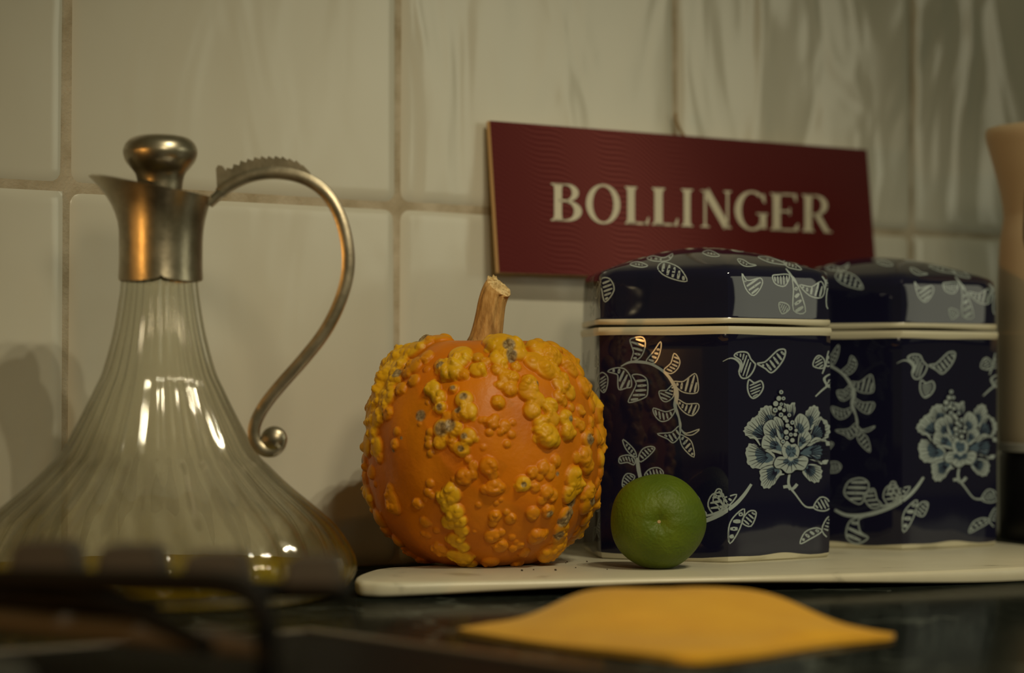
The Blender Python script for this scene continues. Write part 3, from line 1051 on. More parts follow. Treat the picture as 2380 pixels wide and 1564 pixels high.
class Paint:
    """painted motif: flat polygons and brush strokes given on the photo, laid onto a surface."""
    def __init__(self, vs, fs):
        M = Matrix.Translation(J1) @ Matrix.Rotation(YAW1, 4, 'Z')
        self.inv = M.inverted()
        self.inv3 = self.inv.to_3x3()
        wv = [M @ Vector(v) for v in vs]
        self.tree = BVHTree.FromPolygons(wv, fs)
        self.v, self.f, self.m = [], [], []
    def hit(self, p, layer):
        d = ray(*p).normalized()
        loc, nor, idx, dist = self.tree.ray_cast(Vector((0, 0, CAM_Z)), d)
        if loc is None: return None
        if nor.dot(d) > 0: nor = -nor
        return self.inv @ (loc + nor * (0.00010 + 0.00007 * layer))
    def tri(self, pts, faces, layer, mat):
        h = [self.hit(p, layer) for p in pts]
        ok = [q for q in faces if all(h[i] is not None for i in q)]
        # skip faces that would bridge a silhouette
        ok = [q for q in ok if max((h[q[i]] - h[q[i - 1]]).length for i in range(len(q))) <= 0.03]
        new = {}
        for q in ok:
            for i in q:
                if i not in new:
                    new[i] = len(self.v)
                    self.v.append(h[i])
            self.f.append(tuple(new[i] for i in q)); self.m.append(mat)
    def poly(self, pts, layer, mat):
        t = tessellate_polygon([[Vector((p[0], p[1], 0)) for p in pts]])
        self.tri(pts, [tuple(q) for q in t], layer, mat)
    def stroke(self, pts, widths, layer, mat, sub=5, closed=False):
        if isinstance(widths, (int, float)): widths = [widths] * len(pts)
        P = catmull([(p[0], p[1], w) for p, w in zip(pts, widths)], sub, closed)
        if closed: P.append(P[0])
        L, R_ = [], []
        n = len(P)
        for i in range(n):
            a = P[max(i - 1, 0)] if not closed else P[(i - 1) % (n - 1)]
            c = P[min(i + 1, n - 1)] if not closed else P[(i + 1) % (n - 1)]
            t = np.array([c[0] - a[0], c[1] - a[1]]); t /= max(np.linalg.norm(t), 1e-6)
            nn = np.array([-t[1], t[0]]) * P[i][2] / 2
            L.append((P[i][0] + nn[0], P[i][1] + nn[1])); R_.append((P[i][0] - nn[0], P[i][1] - nn[1]))
        pts2 = L + R_
        self.tri(pts2, [(i, i + 1, n + i + 1, n + i) for i in range(n - 1)], layer, mat)
    def dot(self, c, r, layer, mat, n=10):
        self.poly([(c[0] + r * math.cos(2 * math.pi * k / n), c[1] + r * math.sin(2 * math.pi * k / n)) for k in range(n)], layer, mat)
    def leaf(self, pts, wd=2.6, ribs=5, layer=0):
        """outlined leaf with pale bars and a dotted bar inside; pts[0] is its base."""
        sm = catmull([p[:2] for p in pts], 4, True)
        self.stroke([tuple(p) for p in sm[::2]], wd, layer, 1, 2, True)
        A = np.array(sm)
        b0 = np.array(pts[0][:2], float)
        far = A[np.argmax(((A - b0) ** 2).sum(1))]
        cen = A.mean(0)
        ax = far - b0
        L = np.linalg.norm(ax)
        if L < 8: return
        ax /= L
        nn = np.array([-ax[1], ax[0]])
        for j in range(ribs):
            t = (j + 0.9) / (ribs + 0.7)
            o = b0 + ax * L * t
            hits = []
            for i in range(len(A)):
                p, q = A[i] - o, A[(i + 1) % len(A)] - o
                d0, d1 = p @ ax, q @ ax
                if d0 * d1 < 0:
                    u = d0 / (d0 - d1)
                    hits.append((p + (q - p) * u) @ nn)
            if len(hits) < 2: continue
            lo, hi = min(hits), max(hits)
            mrg = wd * 1.35
            if hi - lo < 2 * mrg + 1.5: continue
            lo += mrg; hi -= mrg
            w_ = L / (ribs + 0.7) * 0.52
            skew = ax * w_ * 0.35
            p0 = o + nn * lo - skew; p1 = o + nn * hi + skew
            self.stroke([tuple(p0), tuple((p0 + p1) / 2), tuple(p1)], [w_ * 0.55, w_, w_ * 0.7], layer, 1, 2)
            if j % 2 == 1:
                mid = (p0 + p1) / 2
                self.dot(mid, w_ * 0.20, layer + 1, 0, 7)

def tr(s_, ox, oy, k):
    it = [float(q) for q in s_.split()]
    return [(ox + it[i] / k, oy + it[i + 1] / k) for i in range(0, len(it), 2)]
def A_(s_): return tr(s_, 1380, 770, 4.6)
def B_(s_): return tr(s_, 1680, 780, 4.115)
def D_(s_): return tr(s_, 1320, 550, 1.98)
def E_(s_): return tr(s_, 1370, 550, 4.034)
def F_(s_):                                             # seen on the farther canister, same print
    return [(1694 + (x - 2097) * 1.063, 900 + (y - 900) / 0.934) for x, y in tr(s_, 1860, 740, 2.606)]

def paint_body(P):
    # hanging branch on the left face
    P.stroke(A_('290 375 380 332 480 326 600 345 700 395 780 460 840 540 880 620 887 700 870 790 890 860 912 925 925 1000 925 1090'),
             [2, 5, 6.5, 6, 6, 6.5, 8, 9.5, 10, 8, 6.5, 4.5, 6, 3], 0, 1)
    for q in ('400 315 425 220 388 105 420 72 520 62 552 130 530 230 480 295',
              '560 322 640 215 715 110 712 215 655 335', '750 412 825 340 860 235 920 310 900 395 825 452',
              '860 535 960 535 1080 450 1115 540 1105 655 970 655 890 600', '850 570 780 630 700 640 722 725 780 752 855 690',
              '900 725 990 775 1110 772 1120 830 1060 900 980 875 910 800', '862 830 770 860 640 820 655 900 720 962 800 945 855 880',
              '915 1010 830 1080 680 1095 790 1150 850 1192 918 1120', '932 1040 990 1090 1130 1045 1060 1105 975 1100',
              '922 1110 985 1130 1050 1190 1072 1345 950 1235', '150 430 230 392 330 402 395 490 402 590 350 605 270 622 258 530 250 460',
              '410 470 500 465 570 520 577 650 540 712 378 762 395 690 455 560', '35 500 90 440 150 490 140 600 105 655 60 600'):
        P.leaf(A_(q))
    # lower sprig
    P.stroke(A_('505 1590 480 1480 470 1400 465 1350'), [8, 9, 8, 6], 0, 1)
    for q in ('455 1340 430 1260 315 1155 335 1240 390 1310', '480 1345 520 1262 600 1230 655 1250 600 1322 505 1395',
              '440 1365 370 1322 280 1345 278 1410 360 1400 430 1428', '545 1535 600 1472 690 1458 745 1510 700 1575 600 1580',
              '440 1550 360 1520 315 1575 310 1660 380 1640'):
        P.leaf(A_(q))
    # vine running from the flower round the lower left face
    P.stroke(F_('205 1165 280 1198 400 1195 540 1150 640 1090 700 1030 745 965'), [6, 8, 10, 10, 9, 8, 6], 0, 1)
    for q in ('350 1130 270 1080 268 1030 300 985 370 972 412 1010 390 1090', '430 1155 380 1080 440 1035 462 1100 490 1135',
              '560 1150 500 1090 525 1022 585 1020 592 1080 630 1085', '400 1205 350 1225 362 1300 408 1335 340 1372 275 1330 300 1230'):
        P.leaf(F_(q), 3.4, 4)
    P.leaf(D_('690 1235 668 1215 684 1165 706 1166 716 1200 776 1186 742 1236 700 1258'), 3.2, 4)
    P.stroke(D_('636 1284 670 1276 700 1262 722 1235'), [5, 5, 4, 3], 0, 1)
    # right face: leaves
    P.stroke(B_('0 247 70 216 130 232 168 282 150 345'), [1.5, 3, 5, 5, 3], 0, 1)
    for q in ('300 260 265 222 232 162 150 158 108 192 165 232 182 290 155 350 182 405 240 398 288 340 310 280',
              '330 265 400 252 470 190 530 137 595 137 582 220 520 310 460 355 410 318 362 290',
              '250 420 300 452 362 432 386 490 352 560 290 600 250 560 235 490'):
        P.leaf(B_(q), 3.6, 6)
    for q in ('960 310 865 292 880 220 922 190 970 235', '990 290 1000 182 1045 78 1052 250', '985 480 1010 440 1050 375 1062 440 1045 480'):
        P.leaf(B_(q), 3, 4)
    P.stroke(B_('950 365 985 270 1045 82'), [3, 4, 1.5], 0, 1)
    P.stroke(B_('885 582 960 512 1010 482 1060 500'), [3, 4.5, 4, 3], 0, 1)
    for q in ('745 1412 740 1340 762 1290 812 1253 792 1340', '800 1312 832 1264 866 1270 842 1332', '1068 1412 1090 1360 1140 1340 1168 1356 1112 1392',
              '1168 1352 1200 1288 1222 1340 1217 1396', '1130 1246 1160 1200 1196 1210 1202 1250 1170 1262'):
        P.leaf(D_(q), 3.2, 4)
    P.stroke(D_('1020 1085 1015 1140 1048 1188 1090 1240 1130 1246'), [5, 6, 4, 3.5, 5], 1, 1)
    P.stroke(D_('990 1152 1012 1150 1022 1165'), [7, 7, 5], 1, 1)
    P.stroke(D_('1054 1138 1040 1155 1024 1165'), [7, 7, 5], 1, 1)
    # the peony
    C = np.array(B_('645 1120')[0])
    def petal(q, layer, inset=0.80, rays=6, lobes=True):
        pts = [np.array(p) for p in B_(q)]
        sm = catmull(pts, 5, True)
        cen = np.mean(pts, 0)
        # ragged outer margin
        out = []
        for i, p in enumerate(sm):
            far = np.linalg.norm(p - C) > np.linalg.norm(cen - C) * 1.02
            out.append(p + (p - cen) / max(np.linalg.norm(p - cen), 1e-6) * (1.7 * math.sin(i * 1.9) if far and lobes else 0))
        P.poly([tuple(p + (p - cen) / max(np.linalg.norm(p - cen), 1e-6) * 1.9) for p in out], layer, 0)      # dark outline
        P.poly([tuple(p) for p in out], layer + 1, 1)
        # blue wash spreading from the heart of the flower
        base = cen + (C - cen) * 0.45
        inn = []
        for i, p in enumerate(sm):
            q_ = base + (p - base) * (inset + 0.05 * math.sin(i * 2.3))
            inn.append(q_)
        inn = [p + (cen - p) * 0.10 for p in inn]
        P.poly([tuple(p) for p in inn], layer + 2, 2)
        # dark veins
        outer = [p for p in sm if np.linalg.norm(p - C) > np.linalg.norm(cen - C)]
        if not outer: return
        outer.sort(key=lambda p: math.atan2(p[1] - cen[1], p[0] - cen[0]) if (cen - C)[0] >= 0 else math.atan2(p[1] - cen[1], p[0] - cen[0]) % (2 * math.pi))
        for j in range(rays):
            p = outer[int((j + 0.5) / rays * len(outer))]
            a = cen + (C - cen) * 0.30
            a = a + (p - cen) * 0.18
            e = a + (p - a) * 0.90
            P.stroke([tuple(a), tuple((a + e) / 2), tuple(e)], [1.7, 1.5, 0.5], layer + 3, 0, 2)
    for i, q in enumerate(('340 740 370 690 450 670 502 740 470 800 400 830 350 810', '580 650 630 660 680 638 692 720 650 790 600 730',
              '790 740 840 678 900 678 922 760 880 870 820 900 790 830', '830 960 860 880 920 778 1000 830 1022 910 990 982 900 1002',
              '198 920 215 870 270 800 340 768 405 860 400 970 300 990 240 970', '690 1130 800 1040 960 998 1020 1030 1032 1150 970 1232 880 1202 790 1170',
              '220 1100 262 1030 360 1070 480 1120 490 1230 330 1272 240 1230', '360 1282 480 1240 562 1300 520 1372 452 1452 380 1452 358 1380',
              '760 1290 830 1228 922 1248 947 1310 920 1392 860 1402 790 1352')):
        petal(q, 0 if i % 2 == 0 else 1, 0.66, rays=10)
    for q in ('690 890 680 810 730 745 800 790 822 890 760 930', '380 880 420 820 480 812 505 920 450 985 400 960', '480 790 542 790 577 860 562 990 520 960',
              '720 950 780 898 842 970 800 1040 720 1090'):
        petal(q, 5, 0.58, 6, False)
    petal('365 1060 380 968 432 950 522 980 590 1130 500 1120 420 1092', 6, 0.58, 7, False)
    petal('555 1090 600 1008 642 1040 692 1038 725 1100 690 1190 600 1190', 7, 0.66, 5, False)
    petal('480 1220 512 1164 572 1160 640 1215 740 1150 802 1170 800 1222 760 1282 690 1282 650 1310 600 1312 552 1272 500 1264', 9, 0.5, 9, False)
    for q in ('250 980 300 975 350 1050', '400 1100 440 1110 490 1165', '500 1360 530 1330 580 1325', '830 1020 880 985 930 985'):
        P.stroke(B_(q), [3, 6, 2], 7, 1)
    it = [float(x) for x in ('548 540 20 525 600 23 570 600 18 495 650 25 548 655 16 535 692 21 490 712 24 575 712 18 545 757 22 582 787 22 625 760 18 602 815 18 655 830 21 608 860 20 636 886 20 595 922 23 640 946 18 682 946 18 600 976 20 655 1000 21 565 1012 20 690 905 16').split()]
    for i in range(0, len(it), 3):
        c = B_(f'{it[i]} {it[i+1]}')[0]
        r = it[i + 2] / 4.115
        P.dot(c, r + 1.4, 10, 0, 12)
        P.dot(c, r, 11, 1, 12)
        if (i // 3) % 2 == 0:
            P.dot(c, r * 0.45, 12, 2, 8)

def paint_lid(P):
    for q in ('640 290 690 240 780 260 860 310 916 416 800 402 690 355', '110 400 190 395 232 500 150 612 120 520',
              '540 205 600 182 700 200 780 160 745 222 620 232', '380 262 450 236 546 272 480 288', '1060 152 1130 130 1220 180 1140 186',
              '1390 210 1450 222 1500 255 1565 270 1470 280 1410 250', '1580 190 1680 195 1800 235 1850 265 1720 250 1640 225', '1300 112 1400 118 1480 138 1390 140', '900 100 990 98 1000 108',
              '1820 232 1900 240 1990 310 1900 300 1850 280', '1430 345 1480 412 1600 388 1617 452 1540 552 1462 482', '1715 370 1762 358 1872 360 1832 462 1742 442',
              '1902 372 1962 482 2024 702 1912 692 1912 500', '1970 452 2080 470 2170 420 2202 500 2170 572 2062 552', '1775 620 1852 632 1872 682 1802 722', '2232 482 2290 470 2280 682 2222 652'):
        P.leaf(E_(q), 2.8, 5)
    P.stroke(E_('1840 300 1880 350 1920 410 1965 475'), [3, 4.5, 5, 3], 0, 1)
    P.stroke(E_('2180 372 2212 425 2206 500'), [3, 4, 3], 0, 1)

def build_canister_meshes():
    k = 1.2356 / FPX
    zb = lambda y: CAM_Z + (900 - y) * k - BOARD_T
    top = zb(757.5)
    body_prof = [(0.90, 0.0004), (0.955, 0.0), (0.972, 0.0008), (0.980, 0.0029), (0.984, 0.0055), (0.990, 0.03), (0.992, 0.07), (0.995, top - 0.012), (0.9958, top - 0.0042), (1.004, top - 0.0030), (1.006, top - 0.0012), (1.000, top), (0.93, top + 0.0001), (0.90, top - 0.003)]
    def wob(p, i):
        return (0.0006 * math.sin(5 * p + 1) + 0.0005 * math.sin(11 * p)) if i == 3 else (0.0002 * math.sin(7 * p) if i in (8,) else 0)
    vs, fs, n = hex_lathe(body_prof, wob)
    fs.append(tuple(range(n - 1, -1, -1)))
    fs.append(tuple(range((len(body_prof) - 1) * n, len(body_prof) * n)))
    mi = []
    for i in range(len(body_prof) - 1):
        mi += [3 if (i < 3 or i >= 8) else 0] * n
    mi += [3, 3]
    P = Paint(vs, fs)
    paint_body(P)
    body = merge('body', vs, fs, mi, P)
    # lid
    z0, z1, zs, za = zb(751.5), zb(738), zb(628), zb(0)
    za = CAM_Z + (900 - 573) * 1.30 / FPX - BOARD_T
    lp = [(0.90, z0 + 0.002), (0.955, z0 + 0.0003), (0.985, z0), (0.993, z0 + 0.0006), (0.995, z1 - 0.0006), (0.990, z1), (0.986, z1 + 0.001), (0.985, z1 + 0.010), (0.982, zs - 0.009), (0.978, zs - 0.004), (0.968, zs - 0.0008), (0.945, zs + 0.0012)]
    for t in np.linspace(0.12, 1, 13):
        sc = 0.945 * (1 - t) + 0.004 * t
        lp.append((sc, zs + 0.0012 + (za - zs - 0.0012) * (1 - (1 - t) ** 1.75)))
    vs, fs, n = hex_lathe(lp, lambda p, i: 0.00035 * math.sin(4 * p + 0.5) if i in (0, 1, 2, 3) else 0)
    fs.append(tuple(range(n - 1, -1, -1)))
    fs.append(tuple(range((len(lp) - 1) * n, len(lp) * n)))
    mi = []
    for i in range(len(lp) - 1):
        mi += [3 if i < 5 else 0] * n
    mi += [3, 0]
    P = Paint(vs, fs)
    paint_lid(P)
    lid = merge('lid', vs, fs, mi, P)
    return body, lid

def merge(name, vs, fs, mi, P):
    V = [tuple(v) for v in vs]; F = list(fs); M_ = list(mi)
    for rep in range(3):
        R3 = Matrix.Rotation(rep * 2 * math.pi / 3, 3, 'Z')
        b0 = len(V)
        V += [tuple(R3 @ v) for v in P.v]
        F += [tuple(b0 + i for i in f) for f in P.f]
        M_ += P.m
    me = bpy.data.meshes.new(name)
    me.from_pydata(V, [], F)
    for mm in ('navy_glaze', 'white_glaze', 'blue_glaze', 'bare_rim'):
        me.materials.append(MAT[mm])
    me.polygons.foreach_set('material_index', M_)
    me.shade_smooth()
    me.set_sharp_from_angle(angle=math.radians(40))
    return me

body_me, lid_me = build_canister_meshes()
c1 = empty('ginger_canister', J1, YAW1)
tag(c1, 'nearer six-sided navy ceramic canister with white peony print, directly behind the lime', 'canister', 'matching blue and white canisters')
b1 = link('body', body_me, c1)
l1 = link('lid', lid_me, c1)
l1['label'] = 'domed navy lid with white leaves'
c2 = c1.copy(); COL.objects.link(c2)
c2.location = (0.2122, 1.4052, BOARD_T)
c2.rotation_euler = (0, 0, math.radians(2.4))
tag(c2, 'farther six-sided navy ceramic canister, partly hidden by its twin and beside the kettle')
for ch in (b1, l1):
    d = ch.copy(); COL.objects.link(d); d.parent = c2

# ------------------------------------------------------------------ sign
def build_sign():
    lean = math.radians(6.0)
    # board plane: bottom stands off the tiles, top leans on them
    bl = hit_plane(1160, 633, wall_pt(0, 0, 0.0160), WN)
    up = (Vector((0, 0, 1)) * math.cos(lean) - WN * math.sin(lean)).normalized()
    nrm = WD.cross(up).normalized()
    if nrm.dot(WN) < 0: nrm = -nrm
    tl = hit_plane(1171, 283, bl, nrm)
    br = hit_plane(2021, 664, bl, nrm)
    tr_ = hit_plane(2033, 347, bl, nrm)
    Wd = ((tr_ - tl).length)
    Hh = ((tl - bl).dot(up))
    xd = WD.copy()
    th = 0.0032
    M = Matrix((
        (xd.x, -nrm.x, up.x, bl.x), (xd.y, -nrm.y, up.y, bl.y), (xd.z, -nrm.z, up.z, bl.z), (0, 0, 0, 1)))
    inv = M.inverted()
    q = [inv @ p for p in (bl, br, tr_, tl)]
    Wd = (q[1].x + q[2].x) / 2
    zl, zr = q[3].z, q[2].z
    root = bpy.data.objects.new('bar_sign', None)
    root.empty_display_size = 0.02
    COL.objects.link(root)
    root.matrix_world = M
    tag(root, 'dark red rectangular sign with cream capitals, leaning on tiles above canisters', 'sign')
    bm = bmesh.new()
    c = [(0, 0), (Wd, q[1].z * 0.5), (Wd, (zr + zl) / 2), (0, (zl + zl) / 2)]
    fr = [bm.verts.new((x, 0, z)) for x, z in c]
    bk = [bm.verts.new((x, th, z)) for x, z in c]
    f = bm.faces.new(fr); f.material_index = 0
    f = bm.faces.new(bk[::-1]); f.material_index = 1
    for i in range(4):
        f = bm.faces.new((fr[i], bk[i], bk[(i + 1) % 4], fr[(i + 1) % 4])); f.material_index = 1
    bm_obj('board', bm, ['sign_red', 'sign_core'], root)['label'] = 'dark red board with embossed wave lines and pale edge'
    # letters, drawn as strokes in a unit box and laid into their cells
    def cell(x0, x1, yt, yb, yt2, yb2):
        P4 = []
        for x, y in ((x0, yb), (x1, yb2), (x1, yt2), (x0, yt)):
            P4.append(inv @ hit_plane(1130 + x / 2.505, 260 + y / 2.505, bl, nrm))
        return P4
    yT = lambda x: 415 + (487 - 415) * (x - 375) / (1990 - 375)
    yB = lambda x: 633 + (703 - 633) * (x - 375) / (1990 - 375)
    vs, fs = [], []
    def add(poly, C4):
        t = tessellate_polygon([[Vector((a, bq, 0)) for a, bq in poly]])
        b0 = len(vs)
        for a, bq in poly:
            p = (C4[0] * (1 - a) + C4[1] * a) * (1 - bq) + (C4[3] * (1 - a) + C4[2] * a) * bq
            vs.append((p.x, -0.0003, p.z))
        fs.extend([tuple(b0 + i for i in q_) for q_ in t])
    def bar(x0, y0, x1, y1, w0, w1=None):
        w1 = w0 if w1 is None else w1
        dx, dy = x1 - x0, y1 - y0
        l = math.hypot(dx, dy); nx, ny = -dy / l / 2, dx / l / 2
        return [(x0 + nx * w0, y0 + ny * w0), (x1 + nx * w1, y1 + ny * w1), (x1 - nx * w1, y1 - ny * w1), (x0 - nx * w0, y0 - ny * w0)]
    def stem(x, w, sw, y0=0.0, y1=1.0):
        """upright with flared bracket serifs"""
        h = w / 2; s_ = sw / 2; k_ = 0.028; g = 0.10
        return [(x - s_, y0), (x + s_, y0), (x + s_, y0 + k_), (x + h * 1.15, y0 + g * 0.6), (x + h, y0 + g * 1.6), (x + h, y1 - g * 1.6), (x + h * 1.15, y1 - g * 0.6), (x + s_, y1 - k_), (x + s_, y1), (x - s_, y1), (x - s_, y1 - k_), (x - h * 1.15, y1 - g * 0.6), (x - h, y1 - g * 1.6), (x - h, y0 + g * 1.6), (x - h * 1.15, y0 + g * 0.6), (x - s_, y0 + k_)]
    def ring(cx, cy, rx, ry, wx, wy, a0, a1, n=28):
        out = [[], []]
        for i in range(n + 1):
            a = math.radians(a0 + (a1 - a0) * i / n)
            out[0].append((cx + rx * math.cos(a), cy + ry * math.sin(a)))
            out[1].append((cx + (rx - wx) * math.cos(a), cy + (ry - wy) * math.sin(a)))
        return out[0] + out[1][::-1]
    def quads(r):
        n = len(r) // 2
        return [[r[i], r[i + 1], r[-2 - i], r[-1 - i]] for i in range(n - 1)]
    cells = {}
    def C(x0, x1):
        return cell(x0, x1, yT(x0), yB(x0), yT(x1), yB(x1))
    def letter(ch, x0, x1):
        c4 = C(x0, x1)
        ps = []
        if ch == 'B':
            ps += [stem(0.23, 0.24, 0.46), bar(0.1, 0.978, 0.55, 0.978, 0.045), bar(0.1, 0.022, 0.55, 0.022, 0.045), bar(0.25, 0.545, 0.6, 0.545, 0.06)]
            ps += quads(ring(0.50, 0.765, 0.40, 0.235, 0.22, 0.05, -90, 90)) + quads(ring(0.52, 0.275, 0.48, 0.275, 0.25, 0.055, -90, 90))
        if ch == 'O':
            ps += quads(ring(0.5, 0.5, 0.5, 0.53, 0.19, 0.055, 0, 360, 48))
        if ch == 'L':
            ps += [stem(0.24, 0.30, 0.50), bar(0.1, 0.028, 0.9, 0.028, 0.056), [(0.72, 0.0), (0.97, 0.0), (1.0, 0.2), (0.95, 0.2), (0.86, 0.06), (0.72, 0.05)]]
        if ch == 'I':
            ps += [stem(0.5, 0.52, 0.98)]
        if ch == 'N':
            ps += [stem(0.13, 0.07, 0.30), bar(0.0, 0.985, 0.28, 0.985, 0.03), bar(0.16, 0.985, 0.86, 0.03, 0.22), stem(0.89, 0.07, 0.26, 0.0, 1.0)]
        if ch == 'G':
            ps += quads(ring(0.52, 0.5, 0.52, 0.53, 0.20, 0.055, 52, 318, 40))
            ps += [bar(0.86, 0.03, 0.86, 0.42, 0.19), bar(0.66, 0.42, 1.0, 0.42, 0.045), [(0.80, 0.86), (0.86, 0.96), (0.9, 0.96), (0.93, 0.72), (0.88, 0.72)]]
        if ch == 'E':
            ps += [stem(0.22, 0.26, 0.44), bar(0.1, 0.975, 0.88, 0.975, 0.05), bar(0.1, 0.025, 0.92, 0.025, 0.05), bar(0.3, 0.52, 0.68, 0.52, 0.05),
                   [(0.78, 1.0), (0.92, 1.0), (0.92, 0.80), (0.88, 0.80), (0.80, 0.95)], [(0.80, 0.0), (0.97, 0.0), (1.0, 0.2), (0.95, 0.2), (0.82, 0.05)], bar(0.68, 0.42, 0.68, 0.62, 0.05)]
        if ch == 'R':
            ps += [stem(0.21, 0.25, 0.42), bar(0.1, 0.978, 0.5, 0.978, 0.045), bar(0.22, 0.47, 0.5, 0.47, 0.05)]
            ps += quads(ring(0.46, 0.725, 0.43, 0.275, 0.21, 0.05, -90, 90))
            ps += [[(0.40, 0.48), (0.62, 0.48), (0.94, 0.05), (1.04, 0.03), (1.04, 0.0), (0.78, 0.0)]]
        for p in ps:
            add(p, c4)
    for ch, x0, x1 in (('B', 375, 555), ('O', 580, 778), ('L', 808, 947), ('L', 965, 1117), ('I', 1133, 1203), ('N', 1250, 1422), ('G', 1446, 1637), ('E', 1653, 1818), ('R', 1838, 2004)):
        letter(ch, x0, x1)
    mesh_obj('lettering', vs, fs, 'sign_letter', root, smooth=False)['label'] = 'cream serif capitals spelling BOLLINGER'
    # short loop of twine on the back, showing above the top edge
    pts = [inv @ hit_plane(a, bq, wall_pt(0, 0, 0.0035), WN) for a, bq in ((1571, 262), (1573, 282), (1580, 300), (1590, 316), (1600, 335))]
    sm = [Vector(p) for p in catmull([tuple(p) for p in pts], 5)]
    v_, f_ = sweep(sm, lambda i, t: ellipse(0.0009, 0.0009, 8))
    mesh_obj('hanging_twine', v_, f_, 'twine', root)['label'] = 'short end of brown hanging twine above the board'
    # spacer block behind the lower edge, holding it off the tiles
    sb = bmesh.new()
    bmesh.ops.create_cube(sb, size=1.0, matrix=Matrix.Translation((Wd * 0.55, th + 0.0043, 0.022)) @ Matrix.Diagonal((0.08, 0.0085, 0.012, 1)))
    bm_obj('spacer', sb, 'sign_core', root)
build_sign()

# ------------------------------------------------------------------ yellow cloth
def build_cloth():
    def g(px, py, z):
        d = ray(px, py); kk = (z - CAM_Z) / d.z
        return Vector((0, 0, CAM_Z)) + d * kk
    L = g(1045, 1452, 0.004); Rr = g(2092, 1462, 0.004); Fq = g(1600, 1528, 0.003); Bk = g(1560, 1366, 0.013)
    Bk.y = min(Bk.y, 1.085); Bk.x = (1560 - 1190) / FPX * Bk.y
    N = 48
    vs, fs = [], []
    def h(u, v):
        e = min(u, 1 - u, v, 1 - v)
        # raised, loosely folded middle with a soft ridge; corners lie flat
        d = (u + v) / 2                     # 0 front corner .. 1 back corner
        a = abs(u - v)                      # towards the side corners
        z = 0.0042 + 0.0118 * math.exp(-((d - 0.70) / 0.26) ** 2) * math.exp(-(a / 0.66) ** 4)
        z += 0.0016 * math.exp(-((u - v - 0.10) / 0.18) ** 2) * math.sin(math.pi * d)
        z += 0.0009 * math.sin(9 * u + 2) * math.sin(8 * v)
        return z * min(1.0, 0.55 + e * 7)
    for lay in (0, 1):
        for i in range(N + 1):
            for j in range(N + 1):
                u, v = i / N, j / N
                # front corner (0,0), right (1,0), back (1,1), left (0,1)
                uu, vv = u, v
                for _ in range(1):
                    ru, rv = 2 * u - 1, 2 * v - 1
                    m_ = max(abs(ru), abs(rv), 1e-6)
                    rn = (abs(ru) ** 16 + abs(rv) ** 16) ** (1 / 16)
                    rn = max(rn, 1e-9); ru, rv = ru * m_ / rn, rv * m_ / rn
                    u, v = (ru + 1) / 2, (rv + 1) / 2
                p = Fq * ((1 - u) * (1 - v)) + Rr * (u * (1 - v)) + Bk * (u * v) + L * ((1 - u) * v)
                c = (Fq + Rr + Bk + L) / 4
                u, v = uu, vv
                e = min(u, 1 - u, v, 1 - v)
                wig = 0.0022 * math.sin(7 * u + 3 * v) * (1 - min(1, e * 6))
                p = p + (p - c).normalized() * wig
                z = h(u, v)
                vs.append((p.x, p.y, z if lay == 0 else max(z - 0.0030, 0.0004)))
    n = N + 1
    for i in range(N):
        for j in range(N):
            a = i * n + j
            fs.append((a, a + n, a + n + 1, a + 1))
            b0 = n * n + a
            fs.append((b0, b0 + 1, b0 + n + 1, b0 + n))
    rim = [i * n for i in range(N)] + [N * n + j for j in range(N)] + [i * n + N for i in range(N, 0, -1)] + [j for j in range(N, 0, -1)]
    for q in range(len(rim)):
        a, bq = rim[q], rim[(q + 1) % len(rim)]
        fs.append((a, a + n * n, bq + n * n, bq))
    o = mesh_obj('cleaning_cloth', vs, fs, 'yellow_cloth', sharp=60)
    tag(o, 'folded mustard-yellow cloth lying on the dark worktop in front of the board', 'cloth')
build_cloth()

# ------------------------------------------------------------------ hob, pan support
def build_hob():
    c0 = Vector((-0.078, 0.925, 0)); ed = Vector((0.0854, -0.104, 0)).normalized()
    nr = Vector((0.010, 0.80, 0)) ; nr = c0 + ed * 0.30
    out = -WD
    fl = nr + out * 0.55; bl = c0 + out * 0.55
    root = empty('gas_hob', (c0.x, c0.y, 0))
    tag(root, 'black gas hob set into the worktop beside the decanter', 'hob')
    rel = lambda p: (p.x - c0.x, p.y - c0.y)
    bm = extrude_poly([rel(p) for p in (bl, fl, nr, c0)], 0.0002, 0.0042, 0.0012)
    bm_obj('hob_plate', bm, 'hob_enamel', root)
    # steel trim along the edges
    def strip(a, bq, w_, z0, z1):
        t = (bq - a).normalized(); nn = Vector((-t.y, t.x, 0)) * w_ / 2
        bm_ = extrude_poly([rel(p) for p in (a - nn, bq - nn, bq + nn, a + nn)], z0, z1, 0.0008)
        return bm_
    bm_obj('side_trim', strip(c0 - ed * 0.002, nr, 0.006, 0.0002, 0.0052), 'hob_steel', root)['label'] = 'thin steel edge strip'
    bm_obj('back_trim', strip(bl, c0, 0.006, 0.0002, 0.0050), 'hob_steel', root)['label'] = 'thin steel edge strip'
    # burner
    bc = Vector((-0.165, 0.700, 0))
    prof = [(0.030, 0.0043), (0.030, 0.010), (0.027, 0.0112), (0.026, 0.0150), (0.023, 0.0170), (0.002, 0.0178)]
    v_, f_ = lathe(prof, 48)
    v_ = [(x + bc.x - c0.x, y + bc.y - c0.y, z) for x, y, z in v_]
    mesh_obj('burner_cap', v_, f_, 'burner_grey', root, sharp=40)['label'] = 'grey round burner cap'
    return root
build_hob()

